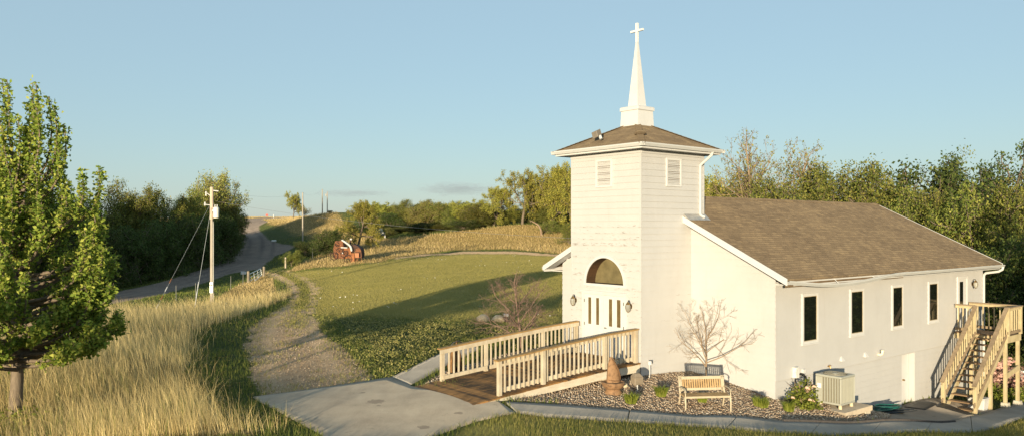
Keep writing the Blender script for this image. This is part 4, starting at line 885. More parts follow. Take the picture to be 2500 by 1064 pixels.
# driftwood ornament behind the far railing
x, y = cw(-4.45, 3.45); dw = thing('driftwood_ornament', 'rusty brown driftwood ornament standing behind the far ramp railing', 'garden ornament', (x, y, T(x, y)), .2)
m = MB()
for k in range(5):
    a = k * 1.3; m.tube([(.14 * math.cos(a), .1 * math.sin(a), -.05), (.17 * math.cos(a + .4), .12 * math.sin(a + .4), .3), (.12 * math.cos(a + .9), .09 * math.sin(a + .9), .62), (.05 * math.cos(a + 1.6), .05 * math.sin(a + 1.6), .85 + .05 * k)], [.085, .075, .06, .02], 7)
m.build('trunk', wood_mat('rusty_driftwood', (.28, .15, .06), (.05, .028, .016), (2, 2, .6)), dw, True); MB().tube([(-.16, 0, .88), (-.05, -.02, 1.0), (.1, 0, 1.04), (.24, .02, .98)], [.01, .02, .02, .008], 6).build('branch', M_black, dw, True)
for k, (v, u, r, lb) in enumerate(((-3.4, 3.0, .12, 'dark rounded stone behind the third ramp baluster bay'), (-4.95, 3.15, .13, 'pale stone edging the mulch behind the far ramp railing'), (-2.7, 3.3, .16, 'grey stone in the mulch bed close to the tower'), (-2.2, 3.05, .14, 'brown stone in the mulch bed beside the landing'))):
    x, y = cw(v, u); o = MB().blob((0, 0, r * .4), (r * 1.2, r, r * .9), .15, 10, 7).build('garden_stone', M_rock if k == 1 else simple('bed_stone', (.22, .17, .13), .9, .4), None, True); o.location = (x, y, T(x, y)); tag(o, lb, 'stone')

# ------------------------------------------------------------------ utility poles, wires, gate, posts
M_pole = wood_mat('silver_pole_wood', (.42, .375, .31), (.28, .24, .19), (4, 4, .15)); M_poletop = wood_mat('pink_pole_top', (.60, .48, .38), (.46, .36, .27), (4, 4, .2)); M_galv = simple('galvanised', (.55, .54, .50), .4, .15, 8, metal=.5); M_wire = simple('wire', (.30, .30, .30), .5, .1, metal=.6)
def pole(px, py_top, Y, r, label):
    X = (px - CX) / F * Y; g_ = T(X, Y); zt_ = zat(py_top, Y); p = thing('utility_pole', label, 'utility pole', (X, Y, g_), 0)
    MB().tube([(0, 0, -.3), (0, 0, (zt_ - g_) * .55), (0, 0, zt_ - g_)], [r, r * .85, r * .7], 12).build('shaft', M_pole, p, True); return p, X, g_, zt_ - g_
p, X, g_, H = pole(517, 458, 58, .125, 'tall wooden utility pole carrying a transformer, standing in the tall dry grass')
MB().lathe([(.137, H - 2.35), (.128, H + .005), (.09, H + .04)], (0, 0, 0), 14).build('pole_top', M_poletop, p, True)
MB().tube([(.13, -.02, .2), (.125, -.02, H - 2.5)], .035, 8).build('conduit', M_galv, p); MB().box(-.06, .20, -.28, -.10, .95, 1.75).build('meter_box', M_galv, p, bevel=.02); MB().lathe([(.09, 0), (.08, .08)], (0, 0, 0), 12).build('meter_dial', M_clear, p).matrix_local = Matrix.Translation((.07, -.28, 1.55)) @ Matrix.Rotation(PI / 2, 4, 'X')
tf = MB().lathe([(.17, 0), (.2, .03), (.205, .72), (.19, .78), (.1, .82)], (.36, -.1, H - 2.25), 16).build('transformer', simple('white_tank', (.72, .70, .62), .45, .1), p, True)
for dx, dy in ((-.08, 0), (.08, 0)): MB().lathe([(.03, 0), (.05, .04), (.03, .08), (.045, .12), (.025, .2)], (.36 + dx, -.1 + dy, H - 1.45), 8).build('bushing', M_trim, tf)
MB().bar((.1, -.08, H - 1.7), (.3, -.1, H - 1.7), .06, .1).build('bracket', M_galv, tf)
MB().tube([(-.1, 0, H - .62), (-.35, 0, H - .42)], .03, 6).lathe([(.05, 0), (.07, .08), (.05, .16), (.07, .24), (.04, .34)], (-.42, 0, H - .62), 8).build('fuse_cutout', M_trim, p)
MB().tube([(-.1, 0, H - 1.3), (-.45, 0, H - 1.25)], .03, 6).lathe([(.05, 0), (.09, .05), (.05, .1), (.08, .15), (.03, .3)], (-.5, 0, H - 1.35), 8).build('insulator', M_trim, p)
MB().tube([(.1, 0, H - .22), (.5, 0, H - .27)], .04, 6).build('insulator', M_trim, p)
def wire(name, pts, r, label, cat='wire', mat=None, sagd=0):
    a, b = Vector(pts[0]), Vector(pts[1]); n = 24
    P = [a.lerp(b, k / n) - Vector((0, 0, sagd * 4 * (k / n) * (1 - k / n))) for k in range(n + 1)]
    o = MB().tube(P, r, 5).build(name, mat or M_wire); return tag(o, label, cat)
top = Vector((X, 58, g_ + H))
q = at(372, 50); g1 = thing('guy_wire', 'slanting guy wire with a striped guard, anchored farther out in the dry grass', 'guy wire'); M_rust = simple('rust_marker', (.26, .10, .04), .8, .3)
A, B = top + Vector((-.1, 0, -1.2)), Vector((q[0], q[1], q[2])); MB().tube([A, B], .008, 5).build('cable', M_galv, g1)
for k in range(4): MB().tube([A.lerp(B, .70 + k * .07), A.lerp(B, .735 + k * .07)], .03, 6).build('guard_band', M_rust if k % 2 == 0 else M_trim, g1)
q = at(474, 54); B = Vector((q[0], q[1], q[2])); g2 = thing('guy_wire', 'steep guy wire with a long white guard, close to the transformer pole', 'guy wire'); MB().tube([A + Vector((.1, 0, 0)), B], .014, 5).build('cable', M_galv, g2); MB().tube([A.lerp(B, .74), A.lerp(B, 1.0)], .032, 8).build('guard', M_trim, g2)
p2, X2, gg2, H2 = pole(739, 470, W(739, 592)[1], .13, 'pale leaning-free wooden utility pole on the road bank, without a transformer')
p2['label'] = 'pale bare utility pole on the grassy bank where the road bends'
p3, X3, g3, H3 = pole(787, 462, 168, .13, 'distant utility pole on the hilltop, the taller and paler of the close pair')
p4, X4, g4, H4 = pole(799, 468, 172, .12, 'distant darker utility pole on the hilltop, shorter one of the close pair')
MB().tube([(-.25, -.1, H4 - .5), (-.25, -.1, H4 - 1.0)], .16, 8).build('transformer', M_galv, p4)
wire('power_line', [top + Vector((.4, 0, -.25)), (X2, p2.location.y, gg2 + H2)], .006, 'thin power line from the transformer pole to the bare pole on the bank', 'power line', None, .6)
ch = cw(9, 5.7); wire('power_line', [top + Vector((.3, 0, -1.0)), (ch[0], ch[1], 3.9)], .007, 'thin power line from the transformer pole to the church roof', 'power line', None, .5)
wire('power_line', [(X2, p2.location.y, gg2 + H2), (X3, 168, g3 + H3)], .007, 'thin power line climbing from the bank pole to the hilltop poles', 'power line', None, .8)
# tubular gate by the drive
M_gate = simple('pale_gate_tube', (.68, .70, .68), .4, .1, metal=.3)
def px3(px, py, Y): return Vector(((px - CX) / F * Y, Y, zat(py, Y)))
c00, c01, c10, c11 = px3(612.5, 694, 86), px3(608.2, 669, 85.6), px3(639, 670, 90), px3(636.4, 655.5, 89.6)
ga = thing('farm_gate', 'pale tubular farm gate hanging crooked beside the drive', 'gate', tuple(c00), 0); o_ = c00
MB().tube([c00 - o_, c01 - o_, c11 - o_, c10 - o_, c00 - o_], .05, 8).build('gate_frame', M_gate, ga)
for t in (.33, .66): MB().tube([c00.lerp(c01, t) - o_, c10.lerp(c11, t) - o_], .035, 6).build('gate_bar', M_gate, ga)
for t in (.38, .7): MB().tube([c00.lerp(c10, t) - o_, c01.lerp(c11, t) - o_], .03, 6).build('gate_upright', M_gate, ga)
def post(px, py, Y, h, r, mat, label, cat='fence post', name='fence_post', rz=None):
    X = (px - CX) / F * Y; g_ = T(X, Y); m = MB(); m.tube([(0, 0, -.2), (rnd.uniform(-.03, .03), 0, h)], r, 7); m.lathe([(r, h - .02), (r * .7, h + .03)], (0, 0, 0), 7); o = m.build(name, mat, None, True); o.location = (X, Y, g_); return tag(o, label, cat)
M_tpost = simple('dull_steel', (.20, .20, .18), .7, .3)
M_gpost = wood_mat('grey_post', (.30, .26, .2), (.17, .14, .1), (3, 3, .3))
post(606, 690, 85.4, 1.25, .14, M_gpost, 'dark wooden post at the low end of the farm gate'); post(644, 660, 92, 1.1, .14, M_gpost, 'weathered stump post at the high end of the farm gate')
post(697, 652, 97, 1.3, .10, M_pine, 'pale yellow post beside the yellow-green bush'); post(763, 625, 106, 1.2, .035, M_tpost, 'thin tilted steel post left of the rusty machine')
for px, Y, lb in ((430, 64, 'short steel fence post at the near end of the row beyond the dry grass'), (478, 66, 'steel fence post left of the transformer pole'), (563, 74, 'steel fence post right of the transformer pole'), (593, 81, 'steel fence post nearest the farm gate')): post(px, 0, Y, 1.25, .024, M_tpost, lb, 'fence post', 'fence_post')
x, y = W(595, 669); wb = MB().hexa([(-.33, -.1, 0), (.33, -.1, 0), (.33, .1, 0), (-.33, .1, 0)], [(-.33, -.06, .36), (.33, -.06, .34), (.33, .08, .34), (-.33, .08, .36)]).build('roadside_board', M_trim); wb.location = (x, y, T(x, y)); tag(wb, 'white board lying at the road edge near the farm gate', 'board')
x, y = W(670, 590); wb = MB().tube([(-.5, 0, .1), (.3, .1, .12)], .22, 10).build('culvert_pipe', M_galv, None, True); wb.location = (x, y, T(x, y)); tag(wb, 'pale culvert pipe end on the inner road bank', 'culvert')
Yr = 250; Xr = (652 - CX) / F * Yr; rs = thing('road_sign', 'small red sign on a post on the skyline by the road', 'sign', (Xr, Yr, T(Xr, Yr)), 0); MB().tube([(0, 0, -.3), (0, 0, 1.0)], .06, 6).build('sign_post', M_gpost, rs); MB().lathe([(.45, 0), (.45, .05)], (0, 0, 0), 8, PI / 8).build('sign_panel', simple('red_sign', (.38, .035, .02), .5), rs).matrix_local = Matrix.Translation((0, -.08, .75)) @ Matrix.Rotation(PI / 2, 4, 'X')
post(668, 536, 240, 1.0, .12, M_trim, 'white marker post on the skyline right of the red sign'); post(940, 590, 132, .9, .10, M_trim, 'white post in the dry grass near the dark car', 'marker post', 'marker_post')
# parked car under the trees
x, y, z = at(924, 133); cr = thing('parked_car', 'dark car parked under the trees beyond the dry grass', 'car', (x, y, z), .25); M_car = simple('dark_car_paint', (.02, .025, .03), .25, .1, spec=.6)
m = MB(); m.hexa([(-.8, -1.9, .3), (.8, -1.9, .3), (.8, 2, .3), (-.8, 2, .3)], [(-.84, -1.85, .85), (.84, -1.85, .85), (.84, 2, .9), (-.84, 2, .9)]); m.build('body', M_car, cr, bevel=.06)
MB().hexa([(-.76, -.75, .9), (.76, -.75, .9), (.76, 1.8, .9), (-.76, 1.8, .9)], [(-.6, -.1, 1.45), (.6, -.1, 1.45), (.6, 1.3, 1.45), (-.6, 1.3, 1.45)]).build('cabin', M_car, cr, bevel=.04); MB().quad((-.66, -.72, .95), (.66, -.72, .95), (.53, -.18, 1.40), (-.53, -.18, 1.40)).build('windscreen', simple('car_glass', (.10, .13, .14), .1, .2, spec=.7), cr)
for sx_ in (-1, 1):
    for yy in (-1.2, 1.3): MB().tube([(sx_ * .72, yy, .32), (sx_ * .86, yy, .32)], .32, 14).build('wheel', M_black, cr)
    MB().box(sx_ * .45, sx_ * .7, -1.93, -1.86, .62, .76).build('headlight', M_clear, cr)

# ------------------------------------------------------------------ rusty threshing machine
M_ru = simple('rust', (.18, .075, .035), .85, .5, 3, bump=.4, dark=(.05, .024, .016)); M_ru2 = simple('orange_rust', (.29, .115, .045), .85, .4, 2.5, bump=.3, dark=(.13, .05, .025)); M_ru3 = simple('dark_rust', (.06, .032, .024), .85, .4, 4); M_pipe = simple('bare_tin_pipe', (.48, .46, .43), .5, .25, 4, metal=.4)
xm = (813 - CX) / F * 91; zm = T(xm + 1.8, 91); mc = thing('rusty_threshing_machine', 'rust-brown abandoned threshing machine with a bare tin pipe across its top', 'farm machine', (xm, 91, zm - .05), .0)
m = MB(); m.hexa([(.12, 0, .45), (1.25, 0, .45), (1.25, 1.6, .45), (.12, 1.6, .45)], [(.02, 0, 1.75), (1.25, 0, 1.75), (1.25, 1.6, 1.75), (.02, 1.6, 1.75)]); m.hexa([(.05, .0, 1.752), (1.25, .0, 1.752), (1.25, 1.6, 1.752), (.05, 1.6, 1.752)], [(.22, .1, 2.5), (1.1, .1, 2.56), (1.1, 1.5, 2.56), (.22, 1.5, 2.5)]); m.build('feeder_housing', M_ru, mc, bevel=.03)
MB().hexa([(1.252, .1, .5), (2.1, .1, .5), (2.1, 1.9, .5), (1.252, 1.9, .5)], [(1.252, .1, 1.8), (2.05, .1, 1.75), (2.05, 1.9, 1.75), (1.252, 1.9, 1.8)]).build('body', M_ru2, mc, bevel=.03)
m = MB(); n = 10; arc = [(2.1 + 1.17 * math.sin(PI / 2 * k / n), 1.25 + .88 * math.cos(PI / 2 * k / n)) for k in range(n + 1)]; m.prism([(2.1, .05, 1.2)] + [(x, .05, z) for x, z in arc] + [(3.27, .05, 1.2)], (0, 1.9, 0)); m.build('hood', M_ru3, mc); m = MB(); m.prism([(2.5, .03, 1.22), (2.6, .03, 1.6), (3.0, .03, 1.7), (3.24, .03, 1.4), (3.25, .03, 1.22)], (0, .02, 0)); m.build('hood_plate', M_ru, mc)
MB().box(2.06, 2.5, -.12, .5, .05, 1.12).build('front_panel', M_ru2, mc, bevel=.02); MB().box(2.51, 3.0, .0, .06, .62, 1.12).build('side_panel', simple('pink_rust', (.40, .17, .085), .8, .3, 3), mc); MB().box(2.5, 3.28, .3, 1.9, .55, 1.19).build('straw_rack', M_ru3, mc)
for a, b in (((2.52, .02, .05), (2.52, .02, .62)), ((3.3, .02, .05), (3.26, .02, 1.2)), ((2.55, .02, .1), (2.95, .02, .55)), ((2.95, .02, .1), (2.75, .02, .5)), ((2.5, .02, .58), (3.3, .02, .62)), ((2.5, .02, .08), (3.4, .02, .05))): MB().bar(a, b, .06, .06).build('frame_strut', M_ru, mc)
MB().tube([(1.05, -.15, 2.62), (1.5, -.2, 2.35), (1.95, -.25, 2.02), (2.12, -.25, 1.8), (2.22, -.25, 1.35)], [.11, .13, .14, .14, .13], 12).build('blower_pipe', M_pipe, mc, True); MB().tube([(.95, -.12, 1.76), (1.7, -.12, 1.72)], .08, 10).build('short_pipe', M_pipe, mc, True)
MB().tube([(1.82, .9, 1.8), (1.85, .9, 2.72)], .10, 8).build('stack', M_ru3, mc, True); MB().lathe([(.12, 0), (.14, .16)], (1.93, .8, 2.62), 10).build('stack_cap', M_trim, mc)
def wheel(x, y, z, r, nm):
    m = MB(); m.tube([(x + r * math.cos(t), y, z + r * math.sin(t)) for t in np.linspace(0, 2 * PI, 25)], .045, 6)
    for k in range(6): t = k * PI / 3; m.tube([(x, y, z), (x + r * math.cos(t), y, z + r * math.sin(t))], .022, 5)
    return m.build(nm, M_ru3, mc)
wheel(.15, -.12, .75, .42, 'wheel'); wheel(1.75, -.1, .45, .46, 'wheel'); wheel(.75, -.06, 1.35, .36, 'drive_pulley'); wheel(1.45, -.06, 1.15, .25, 'drive_pulley'); wheel(.5, -.06, 2.1, .22, 'drive_pulley')
for a, b in (((.3, -.05, 2.3), (1.0, -.05, 2.0)), ((.15, -.05, 1.6), (.9, -.08, .9)), ((.6, -.05, 1.1), (1.2, -.06, .6)), ((1.3, -.04, .7), (1.95, -.05, .95)), ((.1, -.05, .6), (.0, -.1, 1.2))): MB().bar(a, b, .07, .07).build('linkage_bar', M_ru2 if rnd.random() < .5 else M_ru3, mc)
MB().box(1.0, 1.15, -.05, .02, 1.05, 1.2).build('number_plate', M_trim, mc); m = MB(); [m.bar((1.55 + .12 * math.sin(k * .9), -.02, .75 + k * .1), (1.9, -.02, .75 + k * .1), .03, .03) for k in range(9)]; m.build('grate', M_ru3, mc)
# ------------------------------------------------------------------ foliage and grass materials
def leaf_mat(name, cols, trans=.25, var=.5, rough=.75):
    t = NT(name); g = t.n('ShaderNodeNewGeometry'); oi = t.n('ShaderNodeObjectInfo')
    n = t.noise(t.coord('Object'), .55, 3, .5)
    k = t.math('ADD', t.math('MULTIPLY', g.outputs['Random Per Island'], .62), t.math('MULTIPLY', n, .42))
    c = t.ramp(k, [(.12 + .78 * i / (len(cols) - 1), q) for i, q in enumerate(cols)])
    hs = t.n('ShaderNodeHueSaturation'); t.l(c, hs.inputs['Color']); t.l(t.math('ADD', t.math('MULTIPLY', oi.outputs['Random'], .035), .483), hs.inputs['Hue']); t.l(t.math('ADD', t.math('MULTIPLY', oi.outputs['Random'], var), 1 - var * .45), hs.inputs['Value'])
    c = hs.outputs[0]; t.base(c); t.rough(rough); t.spec(.2)
    tr = t.n('ShaderNodeBsdfTranslucent'); t.l(c, tr.inputs['Color']); mx = t.n('ShaderNodeMixShader'); mx.inputs[0].default_value = trans
    t.l(t.p.outputs[0], mx.inputs[1]); t.l(tr.outputs[0], mx.inputs[2]); t.l(mx.outputs[0], t.out.inputs['Surface']); return t.m
L_oak = leaf_mat('oak_leaves', [(.11, .125, .024), (.22, .225, .04), (.34, .315, .058), (.44, .37, .085)])
L_bush = leaf_mat('bush_leaves', [(.055, .082, .018), (.122, .148, .028), (.205, .21, .042), (.31, .28, .072)])
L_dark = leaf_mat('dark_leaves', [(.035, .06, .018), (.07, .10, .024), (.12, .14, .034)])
L_near = leaf_mat('ash_leaves', [(.08, .13, .022), (.18, .245, .036), (.31, .355, .06), (.46, .43, .10)], .35)
L_thin = leaf_mat('thin_leaves', [(.13, .16, .04), (.23, .25, .058), (.34, .325, .08), (.28, .245, .07)])
L_rose = leaf_mat('rose_leaves', [(.06, .085, .014), (.14, .17, .025), (.24, .25, .045)])
M_bark = wood_mat('grey_bark', (.24, .19, .14), (.11, .085, .06), (3, 3, .6), .5); M_bark2 = wood_mat('warm_bark', (.33, .24, .155), (.17, .12, .08), (3, 3, .5), .5); M_bark3 = wood_mat('red_bark', (.25, .165, .13), (.14, .095, .075), (4, 4, .5)); M_bark4 = wood_mat('tan_twig_bark', (.36, .26, .17), (.20, .14, .09), (4, 4, .5))

def rdir(rg, d, ang):
    x = d.orthogonal().normalized(); y = d.cross(x); a = rg.uniform(0, 2 * PI)
    return (d * math.cos(ang) + (x * math.cos(a) + y * math.sin(a)) * math.sin(ang)).normalized()
def grow(rg, out, tips, p, d, L, r, lev, P):
    n = P['seg'][min(lev, len(P['seg']) - 1)]; pts = [p.copy()]; rs = [r]; r1 = r * P['taper']
    wob = P['wob'][min(lev, len(P['wob']) - 1)]; tr = P['trop'][min(lev, len(P['trop']) - 1)]
    for i in range(n):
        d = (d + Vector((rg.gauss(0, wob), rg.gauss(0, wob), rg.gauss(0, wob))) + Vector(P.get('wind', (0, 0, 0))) * (.3 + lev * .35) / n + Vector((0, 0, tr))).normalized()
        p = p + d * (L / n); pts.append(p.copy()); rs.append(r + (r1 - r) * (i + 1) / n)
    out.append((pts, rs, lev))
    last = lev >= P['lev']
    if last: tips.append((pts, L)); return
    k = P['kids'][lev]; k = max(1, int(k + rg.random())); s0 = P['start'][lev]; A = P['ang'][lev]; ga = rg.uniform(0, 6.28)
    for i in range(k):
        t = s0 + (1 - s0) * ((i + rg.random() * .8) / k); t = min(t, .98); f = t * n; j = min(int(f), n - 1); q = pts[j].lerp(pts[j + 1], f - j); dd = (pts[j + 1] - pts[j]).normalized()
        x = dd.orthogonal().normalized(); y = dd.cross(x); ga += 2.4; a = rad(rg.uniform(*A)); nd = (dd * math.cos(a) + (x * math.cos(ga) + y * math.sin(ga)) * math.sin(a)).normalized()
        prof = P['prof'][lev](t) if lev < len(P['prof']) else 1 - .35 * t
        rr_ = rs[j] * P['rr'][min(lev, len(P['rr']) - 1)]
        grow(rg, out, tips, q, nd, L * P['ratio'][lev] * prof * rg.uniform(.75, 1.2), rr_, lev + 1, P)
    if P.get('cont', True): grow(rg, out, tips, pts[-1], d, L * P['ratio'][lev] * .6, rs[-1], lev + 1, P)
def tubes_mesh(name, out, mat, minr=.006, sides=(7, 5, 4, 3, 3)):
    m = MB()
    for pts, rs, lev in out: m.tube(pts, [max(x, minr) for x in rs], sides[min(lev, len(sides) - 1)], False)
    me = bpy.data.meshes.new(name); me.from_pydata(m.v, [], m.f); me.polygons.foreach_set('use_smooth', np.ones(len(me.polygons), bool)); me.materials.append(mat); return me
def leaves_mesh(name, C, size, mat, seed, ratio=.62, up=.25):
    g = np.random.default_rng(seed); n = len(C); a = g.normal(size=(n, 3)); a[:, 2] *= .8; a /= np.linalg.norm(a, axis=1)[:, None]
    b = np.cross(a, g.normal(size=(n, 3)) + np.array([0, -.35, up])); b /= np.linalg.norm(b, axis=1)[:, None] + 1e-9; s = size * g.uniform(.6, 1.35, (n, 1)); nn = np.cross(a, b)
    V = np.stack([C - a * s * .5, C + b * s * ratio * .5 + nn * s * .08, C + a * s * .5, C - b * s * ratio * .5 + nn * s * .08], 1).reshape(-1, 3)
    return np_mesh(name, V, np.arange(4 * n).reshape(n, 4), mat)
def leaf_points(tips, N, seed, spread, along=(.15, 1.0)):
    g = np.random.default_rng(seed); out = []; Ls = np.array([t[1] for t in tips]) + 1e-6; w = Ls / Ls.sum(); cnt = np.floor(w * N + g.random(len(tips))).astype(int)
    for (pts, L), c in zip(tips, cnt):
        if c == 0: continue
        P = np.array([tuple(p) for p in pts]); t = g.uniform(*along, c) * (len(P) - 1); j = np.minimum(t.astype(int), len(P) - 2); f = (t - j)[:, None]
        out.append(P[j] * (1 - f) + P[j + 1] * f + g.normal(size=(c, 3)) * spread)
    return np.concatenate(out)
KIND = {}
def tree_kind(key, seed, H, trunkL, trunkR, P, leafN, leafS, leafmat, bark, spread, stems=1, lean=.12, trunk_name='trunk', minr=.008, low=0):
    rg = random.Random(seed); out, tips = [], []
    for s in range(stems):
        d = Vector((rg.gauss(0, lean), rg.gauss(0, lean), 1)).normalized(); p = Vector((0, 0, -.15)) if stems == 1 else Vector((rg.gauss(0, .35), rg.gauss(0, .35), -.15))
        grow(rg, out, tips, p, d, trunkL * rg.uniform(.8, 1.1) if stems > 1 else trunkL, trunkR * (1 if stems == 1 else rg.uniform(.6, 1)), 0, P)
    tm = tubes_mesh(trunk_name, out, bark, minr); lm = None
    if leafN:
        LP = leaf_points(tips, leafN, seed, spread); LP = LP[LP[:, 2] > low * np.percentile(LP[:, 2], 99.7)]; lm = leaves_mesh('crown', LP, leafS, leafmat, seed)
    src = lm or tm; zs = np.empty(len(src.vertices) * 3, np.float32); src.vertices.foreach_get('co', zs); zs = zs.reshape(-1, 3)
    top = np.percentile(zs[:, 2], 97.2 if key[:3] in ('oak', 'bus', 'dar') else 99.7); w = np.percentile(np.hypot(zs[:, 0], zs[:, 1]), 96)
    KIND[key] = (tm, lm, float(top), float(w))
flat = lambda t: 1.0
OAK = dict(seg=[5, 6, 5, 4, 3], wob=[.06, .16, .2, .24, .25], trop=[0, .03, .04, .02, 0], taper=.62, lev=4, kids=[6, 5, 4, 3], start=[.42, .25, .25, .2], ang=[(35, 75), (30, 65), (30, 65), (25, 65)], ratio=[.95, .58, .58, .55], prof=[lambda t: 1.05 - .25 * t, flat, flat, flat], rr=[.55, .6, .6, .55])
for i in range(3): tree_kind('oak%d' % i, 21 + i, 10, 5.2, .32, OAK, 20000, .22, L_oak, M_bark, .20)
BUSH = dict(seg=[4, 5, 4, 3], wob=[.10, .16, .2, .22], trop=[.03, .03, .03, 0], taper=.6, lev=3, kids=[6, 5, 4], start=[.15, .15, .15], ang=[(30, 75), (30, 70), (30, 70)], ratio=[.62, .60, .58], prof=[lambda t: 1.1 - .45 * t, flat, flat], rr=[.6, .6, .6])
for i in range(3): tree_kind('bush%d' % i, 41 + i, 9, 6.3, .17, BUSH, 24000, .20, L_bush, M_bark, .27, stems=4, lean=.3)
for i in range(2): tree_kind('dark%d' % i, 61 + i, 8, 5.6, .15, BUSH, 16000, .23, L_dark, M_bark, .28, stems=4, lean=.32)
WISP = dict(seg=[6, 6, 5, 4], wob=[.05, .09, .12, .15], trop=[.02, .07, .06, .03], taper=.5, lev=3, kids=[9, 6, 4], start=[.25, .15, .15], ang=[(28, 62), (28, 60), (25, 60)], ratio=[.52, .5, .5], prof=[lambda t: 1.15 - .5 * t, flat, flat], rr=[.5, .55, .55])
for i in range(2): tree_kind('wispy%d' % i, 81 + i, 10, 7.0, .16, WISP, 4600, .165, L_thin, M_bark2, .12, stems=4, lean=.3, minr=.011)
tree_kind('wispybush', 90, 8, 5.0, .15, WISP, 24000, .16, L_thin, M_bark2, .22, stems=6, lean=.42, minr=.011)
LEAN = dict(OAK, wind=(.25, 0, .0), trop=[0, .02, .03, .02]); tree_kind('leaning', 93, 9, 5.5, .2, LEAN, 12000, .17, L_dark, M_bark, .2)
tree_kind('leaning1', 96, 9, 5.5, .2, LEAN, 14000, .17, L_bush, M_bark, .2)
def plant(name, key, px, ytop, Y, wpx, label, cat='tree', group=None, X=None, Z=None, rz=None, base=None):
    """a tree below photo column px, its top at row ytop, wpx wide in the photo, Y metres away"""
    tm, lm, H0, W0 = KIND[key]; x = (px - CX) / F * Y if X is None else X; g = T(x, Y); top = zat(ytop, Y) if Z is None else Z
    r = thing(name, label, cat, (x, Y, g), rnd.uniform(0, 6.28) if rz is None else rz, group)
    sz = max(top - g, .5) / H0; sx_ = max((wpx / F * Y / 2) / W0, (.82 if name in ('backdrop_tree', 'windswept_tree') else .62) * sz) if wpx else sz; r.scale = (sx_, sx_, sz)
    new_obj('trunk', tm, r)
    if lm: new_obj('crown', lm, r)
    return r
G_w = 'trees of the dark wood left of the road'
for px, yt, Y, w, k, lb in ((172, 470, 100, 120, 'dark0', 'dark tree of the left wood just behind the near ash tree'), (235, 492, 104, 110, 'bush1', 'rounded tree of the left wood, first one right of the near ash tree'), (290, 452, 108, 110, 'bush0', 'taller sunlit-topped tree of the left wood, second from the near ash tree'), (335, 458, 110, 100, 'bush2', 'broad sunlit-topped tree in the middle of the left wood'), (385, 464, 112, 100, 'bush1', 'olive tree of the left wood behind the guy wire'), (430, 470, 116, 95, 'oak0', 'tree of the left wood between the guy wire and the transformer pole'), (475, 466, 122, 95, 'bush0', 'tree of the left wood directly left of the transformer pole')):
    plant('wood_tree', k, px, yt + 20, Y, w * 1.25, lb, 'tree', G_w)
plant('thin_tree', 'wispybush', 522, 424, 134, 125, 'tall orange-tinged thin tree behind the transformer pole', 'tree'); plant('thin_tree', 'wispy0', 560, 446, 140, 85, 'thin twiggy tree at the right end of the left wood, above the road', 'tree')
plant('thin_tree', 'bush2', 545, 515, 132, 90, 'leafy lower tree beneath the twiggy tree at the end of the left wood', 'tree')
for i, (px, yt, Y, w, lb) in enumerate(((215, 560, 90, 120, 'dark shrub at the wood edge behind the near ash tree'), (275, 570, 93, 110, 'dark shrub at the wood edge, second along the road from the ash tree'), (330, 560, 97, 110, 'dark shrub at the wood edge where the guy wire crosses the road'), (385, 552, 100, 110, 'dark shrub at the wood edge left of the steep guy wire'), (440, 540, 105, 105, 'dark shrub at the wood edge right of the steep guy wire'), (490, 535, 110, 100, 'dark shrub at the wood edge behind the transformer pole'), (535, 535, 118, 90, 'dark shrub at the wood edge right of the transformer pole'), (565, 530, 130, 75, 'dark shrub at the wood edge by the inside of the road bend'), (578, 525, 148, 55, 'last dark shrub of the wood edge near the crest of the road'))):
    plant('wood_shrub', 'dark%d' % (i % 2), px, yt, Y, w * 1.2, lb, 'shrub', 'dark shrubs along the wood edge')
plant('lone_tree', 'oak1', 716, 474, 190, 55, 'small lone round tree on the skyline right of the road'); plant('small_tree', 'wispy1', 745, 505, 170, 30, 'little twiggy tree beside the lone round tree on the skyline')
plant('yellow_bush', 'bush2', 712, 614, 98, 52, 'yellow-green bush beside the pale post at the drive entrance', 'bush'); plant('dark_bush', 'dark1', 788, 566, 108, 125, 'big dark bush behind the rusty machine', 'bush'); plant('dark_bush', 'dark0', 745, 590, 112, 60, 'lower dark bush at the foot of the bank pole', 'bush')
plant('skyline_shrub', 'dark0', 806, 518, 170, 14, 'tiny dark shrub at the foot of the hilltop poles', 'bush')
plant('lone_tree', 'oak2', 872, 498, 116, 115, 'spreading yellow-green tree with a bare trunk behind the rusty machine')
G_m = 'trees along the far side of the lawn'
for px, yt, Y, w, k, lb in ((905, 497, 152, 95, 'oak0', 'tree of the far row just right of the tree behind the rusty machine'), (952, 522, 146, 70, 'dark1', 'dark low tree of the far row over the parked car'), (995, 494, 150, 85, 'bush1', 'tree of the far row with a small pointed top, beyond the parked car'), (1040, 492, 148, 85, 'wispybush', 'thin-leaved tree of the far row right of the pointed one'), (1085, 503, 146, 80, 'bush0', 'rounded tree of the far row below the grey cloud'), (1128, 497, 144, 85, 'oak1', 'olive tree of the far row left of the big oaks'), (1168, 505, 142, 80, 'bush2', 'lower tree of the far row at the foot of the big oaks'), (1205, 462, 142, 95, 'oak2', 'spreading oak with a flat lower crown at the left of the big oaks'), (1275, 424, 140, 120, 'oak0', 'tallest big oak of the far row, sky showing through its crown'), (1345, 414, 137, 120, 'oak1', 'big dense oak of the far row beside the church tower'), (1400, 410, 134, 110, 'oak2', 'big oak of the far row partly hidden by the church tower'), (1240, 510, 145, 90, 'bush0', 'bushy tree under the tallest big oak')):
    plant('oak_tree' if 'oak' in lb and 'foot' not in lb and 'under' not in lb else 'row_tree', k, px, yt, Y, w * 1.2, lb, 'tree', G_m)
